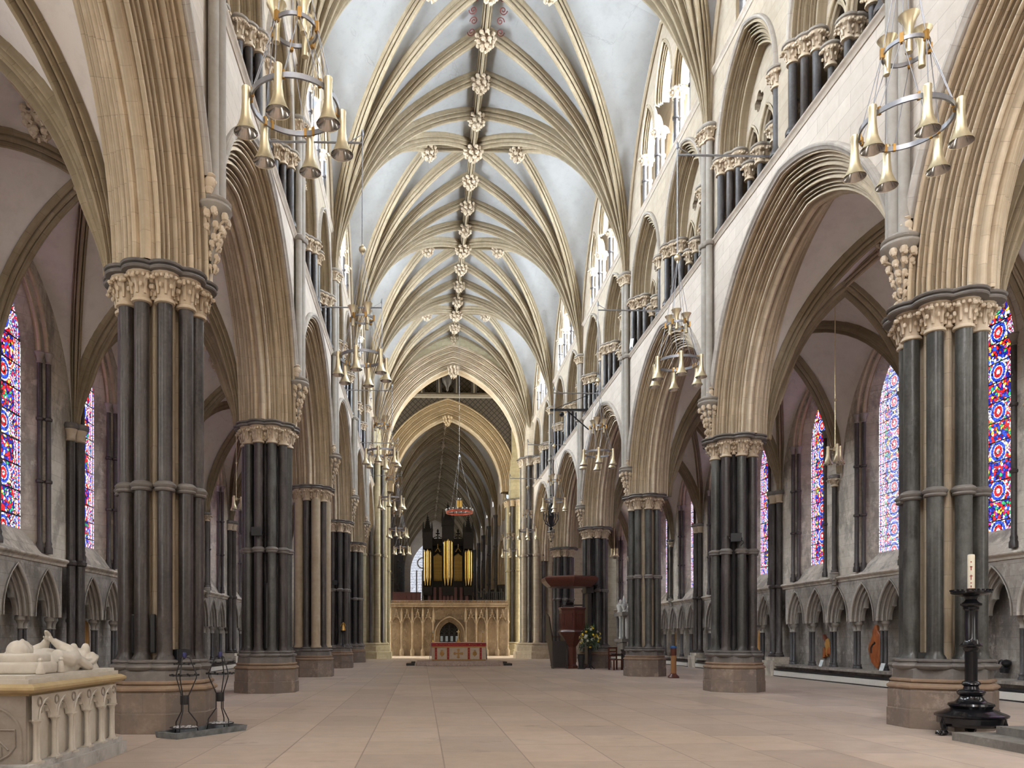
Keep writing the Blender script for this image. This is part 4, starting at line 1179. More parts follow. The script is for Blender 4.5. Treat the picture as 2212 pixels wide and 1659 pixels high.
M['casered'] = plain('dark_red_organ_panel', (.045,.010,.010), .5, 0, .3)
M['linen'] = plain('white_altar_linen', (.74,.70,.64), .8, 0, .06)
M['frontal'] = plain('cream_frontal_silk', (.62,.52,.42), .7, 0, .08)
M['redsilk'] = plain('crimson_frontal_silk', (.36,.012,.018), .6, 0, .15)
M['golde'] = plain('gold_embroidery', (.48,.27,.07), .5, .2, .3, 60)
M['carpet'] = plain('pinkish_beige_dais_cloth', (.46,.37,.32), .9, 0, .15)
M['redribbon'] = plain('copper_red_ring', (.46,.10,.05), .35, .5)
M['opal'] = plain('opal_glass_globe', (.75,.76,.74), .2)
M['leaf'] = plain('dark_green_foliage', (.022,.052,.018), .6, 0, .5, 20)
M['petalw'] = plain('white_petals', (.70,.72,.60), .6)
M['petaly'] = plain('yellow_petals', (.72,.50,.02), .6)
M['stepst'] = stone('grey_step_stone', (.23,.22,.20), (.16,.15,.14), (.31,.30,.28), None, .7, dirt=(.11,.10,.09))
M['card'] = plain('white_card', (.65,.70,.70), .6)
M['bluep'] = plain('blue_label_band', (.01,.10,.32), .5)
M['monum'] = stone('pale_monument_marble', (.48,.48,.47), (.36,.36,.36), (.60,.60,.58), None, .5)

# ================================================================== tomb with effigy
t = thing('tomb_chest', 'white carved chest tomb with a lying effigy in the left foreground', 'tomb', (-6.33, 8.42, 0))
t.scale = (1, 1.08, 1)
m = MB(); m.box((-.0, .03, .07), (1.10, 2.20, .14)); m.box((0, .05, .165), (1.02, 2.08, .06)); m.obj('base', 'tombbase', t)
m = MB(); m.box((-.0, .05, .51), (.84, 1.86, .66)); m.obj('chest', 'marble', t)
m = MB(); m.box((0, -.885, .51), (.86, .03, .66)); m.obj('end_panel', 'tombend', t)
CH = .435; P_ = .352; y0 = -.79
A_T = Arch(.125, .60, .165, 8)
col = MB()
for d in (-.024, .024): col.lathe([(.034, .195), (.034, .215), (.022, .23), (.021, .56), (.028, .575), (.038, .595), (.0, .595)], 10, (0, d, 0))
col.box((.0, 0, .60), (.075, .125, .014)); col.box((0, 0, .195), (.09, .13, .02))
c0 = None
for k in range(6):
    loc = (CH+.035, y0+P_*k-.0, 0)
    if k == 5: loc = (CH+.035, y0+P_*k-.07, 0)
    if c0 is None: c0 = col.obj('colonnette', 'marble', t); c0.location = loc
    else: part(c0, t, loc)
ar0 = None
sp = MB()
wall_panel(sp, -.90, .98, .60, .84, [(y0+P_*(k+.5), A_T, .045, .60) for k in range(5)], CH+.05); sp.obj('spandrel', 'marble', t, None)
for k in range(5):
    am = MB(); arch_sweep(am, A_T, [(.05, .055), (.04, .065), (.02, .05), (.01, .03), (.0, .04), (-.01, .02), (.0, -.0)], 0, 8)
    tl = trefoil_line(.12, .60, .735)
    am.rings([[(x, u*(1+d), .66+(z-.66)*(1+d)) for u, z in tl] for d, x in ((.0, .01), (-.06, .035), (-.14, .02), (-.12, .0))], False)
    if ar0 is None: ar0 = am.obj('arch', 'marble', t); ar0.location = (CH, y0+P_*.5, 0)
    else: part(ar0, t, (CH, y0+P_*(k+.5), 0))
m = MB()
for k in range(6):
    y = y0+P_*k+(.03 if k == 0 else 0)-(.06 if k == 5 else 0)
    m.tube([(CH+.055, y+.035*math.cos(2*PI*j/12), .775+.042*math.sin(2*PI*j/12)) for j in range(12)], .009, 5, closed=True)
m.obj('roundel', 'tombend', t)
# west end: pointed panel with a shield and rosette
m = MB(); yy = -.905; A_E = Arch(.19, .45, .27, 8)
for cx_ in (-.2, .2):
    m.tube([(cx_+u, yy, z) for u, z in [( -.19, .24)]+A_E.line()+[(.19, .24)]], .013, 5)
    m.tube([(cx_+x, yy, z) for x, z in ((-.13, .52), (.13, .52), (.13, .36), (.08, .29), (0, .24), (-.08, .29), (-.13, .36), (-.13, .52))], .010, 5)
    m.tube([(cx_-.09, yy, .49), (cx_, yy, .40), (cx_+.07, yy, .33)], .009, 5); m.tube([(cx_, yy, .36), (cx_, yy, .27)], .008, 5)
for k in range(8): m.ball((0+.035*math.cos(k*PI/4), yy-.005, .56+.035*math.sin(k*PI/4)), .018, 6)
m.ball((0, yy-.01, .56), .02, 6); m.obj('shield_relief', 'tombend', t)
m = MB(); R = []
for ins, z in ((.10, .84), (.10, .855), (.03, .875), (.0, .90), (.0, .925), (.03, .945), (.05, .955)):
    a, b = .56-ins, 1.05-ins; R.append([(-a, -b+.05, z), (a, -b+.05, z), (a, b+.05, z), (-a, b+.05, z)])
m.rings(R); m.obj('slab', 'tombochre', t, 20)
m = MB(); m.box((0, .05, .965), (.96, 2.0, .065)); m.box((.03, .05, 1.01), (.82, 1.96, .04)); m.obj('upper_slab', 'marble', t)
# effigy: sculpted robe, folded hands, head on tasselled cushions, feet under drapery
m = MB(); zb = 1.03; N_ = 30; R = []
secs = [(-.42, .15, .17), (-.36, .22, .20), (-.26, .255, .23), (-.12, .25, .245), (.05, .235, .23), (.2, .22, .20), (.4, .205, .175), (.58, .195, .155), (.70, .20, .17), (.78, .205, .24), (.84, .185, .26), (.88, .13, .19)]
for i, (y, w, h) in enumerate(secs):
    ring = []
    for j in range(N_):
        a = PI*j/(N_-1); rip = 1+(.085*math.sin(8*a+i*.35)+.05*math.sin(15*a-i*.5) if i > 2 else .03*math.sin(9*a))
        ring.append((w*1.12*math.cos(a)*rip, y, zb-.01+h*max(0, math.sin(a))**.75*rip))
    R.append(ring)
m.rings(R, True)
m.lathe([(.0, -.02), (.07, 0), (.075, .08), (.07, .14), (0, .16)], 14, (0, -.50, zb+.14))
# head (face up) with cap, nose, brow, chin
m.ball((0, -.58, zb+.225), .108, 20, sc=(.92, 1.12, 1.02)); m.ball((0, -.66, zb+.225), .112, 18, sc=(.98, .9, .98))
m.tube([(0, -.60, zb+.325), (0, -.565, zb+.343), (0, -.545, zb+.335)], [.010, .014, .012], 8)
m.ball((0, -.49, zb+.285), .04, 10); m.ball((-.037, -.60, zb+.318), .020, 8); m.ball((.037, -.60, zb+.318), .020, 8); m.tube([(-.03, -.515, zb+.318), (0, -.512, zb+.325), (.03, -.515, zb+.318)], .009, 6)
for sx_ in (-1, 1): m.ball((sx_*.098, -.57, zb+.225), .026, 8, sc=(.5, 1.1, 1.4))
for sx_ in (-1, 1):
    m.tube([(sx_*.235, -.34, zb+.17), (sx_*.285, -.16, zb+.13), (sx_*.28, -.02, zb+.14), (sx_*.20, .10, zb+.20), (sx_*.09, .09, zb+.27), (sx_*.035, .03, zb+.33)], [.075, .085, .085, .075, .055, .036], 12)
    m.tube([(sx_*.24, .02, zb+.20), (sx_*.30, .10, zb+.10), (sx_*.33, .22, zb+.04), (sx_*.34, .30, zb+.02)], [.05, .06, .055, .03], 8)
    m.ball((sx_*.07, .78, zb+.22), .055, 10, sc=(1, .8, 1.5))
    m.ball((sx_*.022, .0, zb+.35), .038, 10, sc=(.5, 1.1, 1.0))
    for f_ in range(4): m.tube([(sx_*.020, -.005+.012*f_, zb+.36), (sx_*.016, -.045+.016*f_, zb+.41-.004*f_), (sx_*.012, -.072+.018*f_, zb+.445-.008*abs(f_-1))], [.0115, .0105, .008], 6)
    m.tube([(sx_*.02, -.03, zb+.34), (sx_*.018, -.07, zb+.365), (sx_*.012, -.09, zb+.385)], [.013, .012, .009], 6)
for k in range(5):   # drapery folds over the side
    for sx_ in (-1, 1): m.tube([(sx_*.17, -.30+.10*k, zb+.16), (sx_*(.25+.01*math.sin(k)), -.2+.10*k, zb+.09), (sx_*.285, -.10+.10*k, zb+.015)], [.012, .02, .014], 6)
ef = m.obj('effigy', 'marble', t, None)
ef.location = (.07, .22, 0); ef.scale = (1, .92, 1)
md = ef.modifiers.new('fuse', 'REMESH'); md.mode = 'VOXEL'; md.voxel_size = .011; md.use_smooth_shade = True
md = ef.modifiers.new('soften', 'SMOOTH'); md.factor = .4; md.iterations = 1
def cushion(w, d, h, c):
    m = MB(); R = []
    for i in range(9):
        p = -1+2*i/8; z = h*math.copysign(abs(p)**.6, p)/2; k = (1-abs(p)**3)*.10+.9-(.35 if i in (0, 8) else 0)
        R.append([(c[0]+w/2*k*math.copysign(abs(math.cos(2*PI*j/32))**.45, math.cos(2*PI*j/32)), c[1]+d/2*k*math.copysign(abs(math.sin(2*PI*j/32))**.45, math.sin(2*PI*j/32)), c[2]+z) for j in range(32)])
    return m.rings(R)
cu = cushion(.74, .42, .13, (.05, -.40, zb+.06)).obj('cushion', 'marble', t, 60); cu2 = cushion(.60, .36, .10, (.05, -.38, zb+.155)).obj('cushion', 'marble', t, 60)
ta = None
for x, y in ((.41, -.20), (-.31, -.20), (.41, -.60), (-.31, -.60)):
    if ta is None:
        m = MB(); m.ball((0, 0, .06), .026, 8); m.lathe([(.014, .05), (.024, .03), (.028, .0), (.045, -.06), (.04, -.075), (0, -.075)], 12); ta = m.obj('tassel', 'marble', cu); ta.location = (x, y, zb+.08)
    else: part(ta, cu, (x, y, zb+.08))

# ================================================================== pricket stands in their tray
ang = math.radians(56.7); ca, sa = math.cos(ang), math.sin(ang)
TC = (-5.34, 11.38)
def tl_(a, b, z): return (TC[0]+a*ca-b*sa, TC[1]+a*sa+b*ca, z)
t = MB()
L_, D_, h_ = 1.30, .46, .085
out = [(-L_/2, -D_/2), (L_/2, -D_/2), (L_/2, D_/2), (-L_/2, D_/2)]
def sc_(k): return [(x-math.copysign(k, x), y-math.copysign(k, y)) for x, y in out]
t.rings([[tl_(x, y, z) for x, y in sc_(k)] for k, z in ((.015, 0), (0, h_), (.02, h_+.004), (.035, .02))], cap1=True)
tag(t.obj('drip_tray', 'zinc'), 'shallow grey metal tray on the floor under the two candle prickets', 'tray')
def pricket(a, lab, flip):
    p = tl_(a, 0, .02); t = thing('candle_stand', lab, 'candle stand', p, ang+(PI if flip else 0), 'votive candle stands in the tray')
    for k in range(3):
        an = PI/2+2*PI*k/3; c_, s_ = math.cos(an), math.sin(an)
        pts = [(.20, 0), (.175, .10), (.175, .17), (.06, .33), (.058, .55), (.165, .80), (.165, .86), (.075, 1.09), (.03, 1.10)]
        m = MB(); m.tube([(r*c_, r*s_, z) for r, z in pts], .0085, 6); m.obj('leg', 'black', t)
    m = MB(); m.lathe([(0, .43), (.055, .43), (.058, .44), (.058, .55), (.055, .56), (0, .56)], 16); m.obj('taper_holder', 'black', t)
    m = MB(); m.lathe([(0, .100), (.19, .10), (.20, .108), (.195, .115), (0, .112)], 24); pl_ = m.obj('drip_plate', 'black', t)
    random.seed(int(a*100)+9); m = MB()
    for k in range(60):
        r, b = .17*math.sqrt(random.random()), random.random()*2*PI; m.ball((r*math.cos(b), r*math.sin(b), .114), random.uniform(.008, .02), 5, sc=(1, 1, .5))
    m.obj('wax_grit', 'sand', pl_)
    for z, r in ((.84, .19), (1.0, .135)):
        m = MB(); m.tube([(r*math.cos(2*PI*k/20), r*math.sin(2*PI*k/20), z) for k in range(20)], .007, 5, closed=True)
        for k in range(10 if z < .9 else 7):
            b = 2*PI*k/(10 if z < .9 else 7); m.lathe([(.010, 0), (.018, .015), (.016, .03), (.0, .03)], 6, (r*math.cos(b), r*math.sin(b), z-.01))
        m.obj('candle_ring', 'black', t)
    m = MB(); m.lathe([(.0, 1.09), (.026, 1.09), (.028, 1.15), (.02, 1.165), (0, 1.17)], 12); m.obj('cap', 'bluecap', t)
pricket(-.33, 'black iron candle stand in the tray, in front of the pier base', False)
pricket(.33, 'black iron candle stand in the tray, the one on the open floor side', True)

# ================================================================== paschal candlestick and the step
SP = (5.67, 10.93)
t = thing('paschal_candlestick', 'tall black turned candlestick on clawed feet before the right pier', 'candlestick', (*SP, 0))
m = MB(); m.lathe([(0, .13), (.36, .13), (.40, .16), (.42, .18), (.42, .26), (.45, .275), (.455, .30), (.42, .32), (.36, .34), (.33, .36), (.25, .385), (.27, .41), (.29, .43), (.28, .46), (.20, .48), (.16, .52), (.14, .56), (.17, .59), (.18, .62), (.16, .645), (.10, .66), (.09, .70), (.12, .73), (.11, .76), (.08, .78), (0, .78)], 36); m.obj('base', 'gloss', t)
m = MB(); m.lathe([(0, .76), (.078, .78), (.078, 1.20), (.095, 1.22), (.10, 1.25), (.14, 1.27), (.145, 1.29), (.11, 1.32), (.09, 1.36), (.08, 1.38), (.082, 1.78), (.10, 1.80), (.10, 1.83), (.13, 1.85), (.135, 1.88), (.09, 1.91), (.07, 1.94), (.085, 1.98), (0, 1.98)], 28); m.obj('stem', 'gloss', t)
m = MB(); m.lathe([(0, 1.975), (.10, 1.98), (.24, 2.02), (.25, 2.03), (.25, 2.055), (.235, 2.06), (.06, 2.05), (.06, 2.09), (.045, 2.09)], 32)
for k in range(24): m.box((.245*math.cos(k*PI/12), .245*math.sin(k*PI/12), 2.068), (.03, .022, .02), k*PI/12)
m.obj('drip_pan', 'gloss', t)
ft = None
for a in (180, 55, 305):
    b = math.radians(a); m = MB()
    if ft is None:
        m.tube([(.30, 0, .30), (.37, 0, .28), (.40, 0, .18), (.385, 0, .08)], [.03, .05, .05, .045], 8); m.ball((.40, 0, .045), .055, 8, sc=(1.1, 1.2, .8))
        for d in (-.045, -.015, .015, .045): m.tube([(.40, d, .06), (.455, d*1.25, .05), (.475, d*1.3, .015)], [.018, .02, .012], 6)
        ft = m.obj('claw_foot', 'gloss', t); ft.rotation_euler = (0, 0, b)
    else: part(ft, t, (0, 0, 0), b)
t = thing('paschal_candle', 'thick ivory candle with red marks standing on the black candlestick', 'candle', (*SP, 2.052))
m = MB(); m.lathe([(0, 0), (.046, 0), (.046, .5), (.043, .525), (.03, .53), (.0, .52)], 22); m.obj('wax', 'candle', t)
m = MB(); m.lathe([(.0465, .02), (.0475, .02), (.0475, .045), (.0465, .045)], 22)
for z, w_, h2 in ((.12, .02, .012), (.20, .010, .075), (.22, .035, .010), (.33, .012, .06), (.35, .03, .012), (.42, .012, .02), (.07, .012, .03)):
    b = math.radians(-125); m.box((.0465*math.cos(b), .0465*math.sin(b), z), (.004, w_, h2), b)
m.obj('red_mark', 'waxred', t)
t = MB(); t.rings([[(5.04, 8.0, z), (8.6, 8.0, z), (8.6, 10.42, z), (5.04, 10.42, z)] for z in (0, .11)]); tag(t.obj('stone_step', 'stepst', None, 20), 'low worn grey stone step in the right bottom corner', 'step')
t = MB(); t.rings([[(5.50, 8.0, z), (8.6, 8.0, z), (8.6, 10.22, z), (5.50, 10.22, z)] for z in (.11, .215)]); tag(t.obj('stone_step', 'stepst', None, 20), 'upper grey stone block lying on the low step by the candlestick', 'step')

# ================================================================== altar, dais, candles
AX, AY = -.27, 40.0
t = thing('altar_dais', 'low dais draped in pleated beige cloth under the altar', 'dais', (AX, 39.9, 0))
m = MB(); m.box((0, 0, .12), (4.2, 2.3, .22)); m.obj('platform', 'carpet', t)
m = MB(); R = [[], []]
per = []
n_ = 90
for i in range(n_+1): per.append((-2.12+4.24*i/n_, -1.16))
for i in range(1, 50): per.append((2.12, -1.16+2.3*i/49))
per = [(-2.12, -1.16+2.3*i/49) for i in range(49, 0, -1)]+per
R = []
for z, k in ((.235, 0), (.22, .02), (.12, .05), (.012, .09)):
    row = []
    for i, (x, y) in enumerate(per):
        w_ = k*(.6+.4*math.sin(i*1.9)*math.cos(i*.37))
        nx = -1 if x < -2.1 else (1 if x > 2.1 else 0); ny = -1 if y < -1.1 else 0
        row.append((x+nx*w_, y+ny*w_, z))
    R.append(row)
m.rings(R, False); m.obj('skirt', 'carpet', t, 50)
for sgn, w_ in ((-1, 'left'), (1, 'right')):
    t = MB(); t.box((AX+sgn*2.47, 39.95, .055), (.42, 1.2, .11)); t.box((AX+sgn*2.33, 40.0, .15), (.2, 1.1, .09)); tag(t.obj('altar_step', 'dkwood'), 'small dark step at the %s end of the altar dais' % w_, 'step')
t = thing('altar', 'altar with a cream frontal, red bands and gold crosses on the dais', 'altar', (AX, AY, .232))
m = MB(); m.box((0, .55, .45), (2.78, 1.06, .90)); m.obj('table', 'linen', t)
m = MB(); m.rings([[(x, y, z) for x, y in ((-1.42+i_, -.0+i_), (1.42-i_, -.0+i_), (1.42-i_, 1.10), (-1.42+i_, 1.10))] for i_, z in ((0, .92), (0, .945), (.03, .95))]); m.obj('altar_cloth', 'linen', t)
for s_ in (-1, 1):
    m = MB(); m.rings([[(s_*1.40, .0, .93), (s_*1.43, .5, .93), (s_*1.40, 1.08, .93)], [(s_*1.43, -.01, .5), (s_*1.46, .5, .5), (s_*1.43, 1.08, .5)], [(s_*1.47, -.02, .06), (s_*1.50, .5, .04), (s_*1.47, 1.09, .06)]], False); m.obj('cloth_fall', 'linen', t)
m = MB(); m.box((0, .0, .46), (2.80, .03, .90)); fr = m.obj('frontal', 'frontal', t)
m = MB(); m.box((0, -.03, .83), (2.80, .03, .17)); su = m.obj('superfrontal', 'redsilk', t)
m = MB(); m.box((0, -.033, .715), (2.78, .03, .055)); m.box((0, -.022, .04), (2.76, .02, .04)); m.obj('gold_fringe', 'golde', fr)
for x in (-1.17, -.545, .52, 1.13):
    m = MB(); m.box((x, -.02, .37), (.10, .02, .60)); b = m.obj('red_band', 'redsilk', fr)
    m = MB()
    for dx in (-.055, .055): m.box((x+dx, -.024, .37), (.014, .02, .60))
    for z in (.2, .42, .55): m.ball((x, -.032, z), .018, 6)
    m.obj('gold_edging', 'golde', b)
def cross(m, c, r):
    x0, z0 = c
    for k in range(4):
        a = k*PI/2; dx, dz = math.cos(a), math.sin(a)
        m.box((x0+dx*r*.45, -.025, z0+dz*r*.45), (abs(dx)*r*.9+.05, .014, abs(dz)*r*.9+.05))
        for q_, rr in ((.86, .24), (.60, .17)):
            for d in ((-.18, 0, .18) if q_ > .8 else (-.2, .2)): m.ball((x0+dx*r*(q_-abs(d)*.3)-dz*d*r, -.025, z0+dz*r*(q_-abs(d)*.3)+dx*d*r), r*rr*.55, 8, sc=(1, .3, 1))
    m.ball((x0, -.025, z0), r*.30, 10, sc=(1, .25, 1))
m = MB(); cross(m, (-.02, .37), .25); m.obj('gold_cross', 'golde', fr)
for x in (-.86, .82):
    m = MB(); m.tube([(x, -.025, .2), (x, -.025, .56)], .018, 6); m.tube([(x-.07, -.025, .53), (x+.07, -.025, .53)], .014, 6); m.lathe([(.05, 0), (.10, .05), (.11, .12), (.07, .2), (.03, .22)], 10, (x, -.022, .26), sy=.1)
    for k in range(5): m.ball((x+.09*math.cos(k*1.26), -.025, .36+.09*math.sin(k*1.26)), .022, 6)
    m.obj('embroidered_emblem', 'golde', fr)
m = MB()
for x, w_ in ((-.75, .42), (0, .85), (.75, .42)):
    for i in range(int(w_*22)): m.ball((x-w_/2+w_*i/(w_*22), -.047, .83+.018*math.sin(i*1.3)), .014, 5)
for x in (-1.12, -.5, .55, 1.15): m.ball((x, -.047, .83), .028, 6)
m.obj('gold_lettering_scroll', 'golde', su)
def altar_candle(x, lab):
    t = thing('altar_candlestick', lab, 'candlestick', (x, AY+.45, 1.182), group='altar candlesticks')
    m = MB(); m.lathe([(0, 0), (.085, 0), (.085, .02), (.05, .04), (.03, .08), (.045, .10), (.02, .13), (.018, .22), (.035, .25), (.018, .28), (.016, .42), (.05, .46), (.05, .475), (0, .475)], 16); m.obj('stick', 'gold', t)
    m = MB(); m.lathe([(.026, .47), (.026, .62), (.01, .635), (0, .635)], 12); m.obj('candle', 'candle', t)
altar_candle(AX-1.32, 'brass candlestick with white candle at the left end of the altar')
altar_candle(AX+1.28, 'brass candlestick with white candle at the right end of the altar')
t = thing('altar_cross', 'brass standing cross in the middle of the altar top', 'cross', (AX+.0, AY+.5, 1.182))
m = MB(); m.lathe([(0, 0), (.12, 0), (.12, .03), (.07, .06), (.05, .10), (.06, .14), (.03, .18), (.025, .3), (.0, .3)], 14); m.obj('foot', 'gold', t)
m = MB(); m.box((0, 0, .46), (.035, .02, .36)); m.box((0, 0, .54), (.17, .02, .035)); m.ball((0, 0, .54), .035, 8); m.obj('crucifix', 'gold', t)

# ================================================================== choir screen and organ
YS = 60.6
t = thing('choir_screen', 'brown carved stone choir screen with niches and a dark doorway', 'screen', (0, YS, 0))
A_D = Arch(.80, 1.62, 1.05, 12)
m = MB(); wall_panel(m, -4.55, 4.55, 0, 2.95, [(0, A_D, .22, 0)], .55); m.v = [(b, a, c) for a, b, c in m.v]
m.box((0, 1.6, 3.4), (9.1, 2.5, 1.1)); m.box((-2.9, 1.4, 1.5), (3.2, 2.0, 3.0)); m.box((2.9, 1.4, 1.5), (3.2, 2.0, 3.0)); m.obj('wall', 'screen', t, None)
m = MB(); arch_sweep(m, A_D, half_prof(.42, -.12, .0, .30, 2)+[(0, .5)], n=12, legs=0.0); m.v = [(b, a+.0, c) for a, b, c in m.v]; m.obj('doorway_arch', 'screen', t)
m = MB(); m.box((0, .9, 1.5), (1.9, .05, 3.0)); dk = m.obj('doorway', 'darkvoid', t)  # flat black sheet stands in for the darkness of the passage
m = MB()
for x in (-.8, -.4, 0, .4, .8): m.box((x, .55, 1.2), (.05, .05, 2.4))
for z in (.5, 1.05, 1.65): m.box((0, .55, z), (1.6, .04, .05))
for x in (-.6, -.2, .2, .6):
    m.tube([(x+u, .55, z) for u, z in Arch(.18, 1.65, .25, 6).line()], .022, 5); m.tube([(x+.11*math.cos(2*PI*k/12), .55, 2.05+.11*math.sin(2*PI*k/12)) for k in range(12)], .02, 5, closed=True)
m.obj('gate', 'black', t)
m = MB()
random.seed(5)
for k, x in enumerate((-.6, -.2, .2, .6)):
    for z, h2 in ((1.35, .42), (.8, .35)): m.box((x, .84, z), (.2, .01, h2))
m.obj('gate_glow', emit('painted_gate_glow', (.75,.8,.75), .10), t)  # glowing boxes painted in as light seen through the gate
nc = [1.25+.41+.825*k for k in range(4)]
A_N = Arch(.30, 2.62, .42, 8)
nich = fr_p = None
def screen_niche():
    m = MB(); arch_sweep(m, A_N, [(.07, 0), (.05, -.08), (.0, -.04), (-.03, .02), (.0, .12)], 0, 8)
    tl = trefoil_line(.28, 2.6, 2.98); m.rings([[(x, u*(1+d), 2.75+(z-2.75)*(1+d)) for u, z in tl] for d, x in ((0, .02), (-.08, -.02), (-.16, .06))], False)
    m.tube([(-.06, u, z) for u, z in ((-.36, 2.62), (-.22, 2.9), (-.08, 3.15), (0, 3.55))], .035, 6); m.tube([(-.06, u, z) for u, z in ((.36, 2.62), (.22, 2.9), (.08, 3.15), (0, 3.55))], .035, 6)
    for k in range(4):
        for sg in (-1, 1): m.ball((-.09, sg*(.30-.08*k), 2.78+.2*k), .045, 6)
    m.ball((-.08, 0, 3.6), .06, 6)
    m.v = [(b, a+.18, c) for a, b, c in m.v]; return m
for sg in (-1, 1):
    for k, c in enumerate(nc):
        if nich is None: nich = screen_niche().obj('niche_canopy', 'screen', t); nich.location = (sg*c, 0, 0)
        else: part(nich, t, (sg*c, 0, 0))
shp = None
for sg in (-1, 1):
    for k in range(5):
        x = sg*(1.25+.825*k)
        if shp is None:
            m = MB(); m.lathe([(.17, 0), (.17, .45), (.12, .52), (.085, .6), (.085, 2.5), (.13, 2.62), (.16, 2.7), (.10, 2.75), (.09, 3.3), (.06, 3.6), (0, 3.9)], 8); shp = m.obj('shaft', 'screen', t); shp.location = (x, .14, 0)
        else: part(shp, t, (x, .14, 0))
m = MB(); random.seed(11)
for i in range(150):
    m.ball((random.uniform(-4.4, 4.4), .32, random.uniform(3.05, 3.8)), random.uniform(.03, .07), 5)
m.box((0, .2, 3.88), (9.1, .4, .1)); m.obj('carved_frieze', 'screen', t)
m = MB(); m.rings([[(-4.58, y, z), (4.58, y, z)] for y, z in ((.3, 3.82), (.12, 3.86), (.05, 3.95), (-.02, 4.02), (-.02, 4.10), (.1, 4.14), (2.9, 4.14))], False); m.obj('cornice', 'screen', t)
m = MB()
for k in range(75): m.box((-4.5+9.0*k/74, .05, 4.23), (.07, .08, .16))
m.box((0, .06, 4.17), (9.1, .06, .05)); m.box((0, .06, 4.32), (9.1, .07, .04)); m.obj('cresting', 'plintho', t)

OY = 61.9
t = thing('organ', 'dark gothic organ case with gilt pipes and spires on top of the choir screen', 'organ', (-.08, OY, 4.14))
m = MB(); m.box((0, .75, .9), (3.85, 1.3, 1.8)); m.box((0, .8, 3.0), (3.75, .9, 3.6)); m.obj('case', 'case', t)
m = MB()
for x in (-1.5, -1.05, -.6, .6, 1.05, 1.5, 0, -.3, .3): m.box((x, .08, .75), (.22, .03, 1.1))
m.obj('lower_panel', 'casered', t)
def pipe(r, z0, zf, z1, spike=.18):
    m = MB(); m.lathe([(.012, z0), (r*.9, zf-.04), (r, zf), (r, z1), (r*.95, z1), (r*.55, z1+spike*.6), (0.004, z1+spike)], 14); m.box((0, -r*.92, zf+.09), (r*.9, .02, .10)); return m
def spire(x, y, w, z0, z1, nm='spire'):
    m = MB(); m.box((x, y, z0-.2), (w*1.25, w*1.1, .4))
    H = z1-z0; R = []
    for k, f_ in ((1.0, 0), (.95, .10), (.60, .28), (.42, .45), (.22, .68), (.10, .86), (.02, 1.0)): R.append([(x+w/2*k*a, y+w/2*k*b, z0+H*f_) for a, b in ((-1,-1), (1,-1), (1,1), (-1,1))])
    m.rings(R)
    for k in range(8):
        f_ = .1+.1*k; ww = w*.5*(1-f_)**1.1
        for a, b in ((-1,-1), (1,-1), (1,1), (-1,1)): m.ball((x+ww*a, y+ww*b, z0+H*f_), .05, 5)
    for a in (-1, 1):
        for b in (-1, 1): m.rings([[(x+a*w*.58+c_*d, y+b*w*.5+c2*d, z0-.4+h2) for c_, c2 in ((-1,-1), (1,-1), (1,1), (-1,1))] for d, h2 in ((.07, 0), (.07, .5), (.09, .55), (.02, 1.25))])
    return m.obj(nm, 'case', t)
TWR = ((-1.62, .62, 4.55, 1.25, 4.15, 7.2), (0, .78, 5.3, 1.3, 4.95, 8.15), (1.62, .62, 4.55, 1.25, 4.15, 7.2))
for x, w, zc, zf, zt, zs in TWR:
    m = MB(); m.box((x, .28, zc+.45), (w*1.2, .7, 1.3 if x else 1.6)); m.box((x, .25, 1.0), (w*1.15, .6, .7))
    for dx in (-w*.56, w*.56): m.box((x+dx, .22, 3.1), (.09, .5, 4.4))
    m.obj('tower', 'case', t)
    spire(x, .3, w*.95, zc+(1.1 if x else 1.3), zs)
    r = w/6.6
    for k, dx in enumerate((-.33, 0, .33)):
        o = pipe(r, 1.42, 1.42+.75*(.8 if x else .85), zt-(.08 if k != 1 else 0)).obj('pipe', 'pipe', t); o.location = (x+dx*w*.92, -.02-(.10 if k == 1 else 0), 0)
for x in (-.81, .81):
    for k in range(9):
        d = (k-4)*.078; o = pipe(.036, 1.5+.02*abs(k-4), 2.0+.035*abs(k-4), 3.75+.11*(4-abs(k-4))*.5, .08).obj('pipe', 'pipe', t); o.location = (x+d, .24, 0)
    m = MB(); a_ = Arch(.40, 3.75, .75, 8)
    m.tube([(x+u, .16, z) for u, z in a_.line()], .05, 6)
    for sg in (-1, 1): m.tube([(x+sg*.30, .15, 3.95), (x+sg*.12, .15, 4.05), (x, .15, 4.3)], .03, 5)
    m.obj('tracery', 'case', t)
    m = MB(); m.tube([(x-.2, .12, 4.12), (x-.1, .12, 4.3), (x, .12, 4.42), (x+.1, .12, 4.3), (x+.2, .12, 4.12)], .022, 5); m.tube([(x, .12, 4.35), (x, .12, 4.75)], .025, 5); m.ball((x, .12, 4.55), .05, 6); m.obj('gilt_cresting', 'pipe', t)
    m = MB(); m.box((x, .4, 4.9), (.85, .5, .55))
    for k in range(7):
        m.ball((x-.36+.12*k, .3, 5.24+.16*(3-abs(k-3))/3), .06, 5)
    m.tube([(x, .3, 5.2), (x, .3, 5.95)], .05, 5); m.tube([(x-.16, .3, 5.6), (x+.16, .3, 5.6)], .05, 5); m.ball((x, .3, 5.8), .09, 6); m.obj('gable', 'case', t)
m = MB(); m.box((0, 0, .42), (2.25, .5, .84)); m.box((0, 0, .86), (2.3, .56, .05))
for k in range(6): m.box((-.95+.38*k, -.255, .42), (.30, .02, .62))
o = tag(m.obj('loft_enclosure', 'casered'), 'dark red panelled enclosure on the left of the choir screen beside the organ', 'enclosure'); o.location = (-3.35, 61.8, 4.14)
m = MB()
for k in range(14): m.tube([(-1.0+2.0*k/13, 0, 0), (-1.0+2.0*k/13, 0, .95+.25*(k % 3 == 0))], .03, 5)
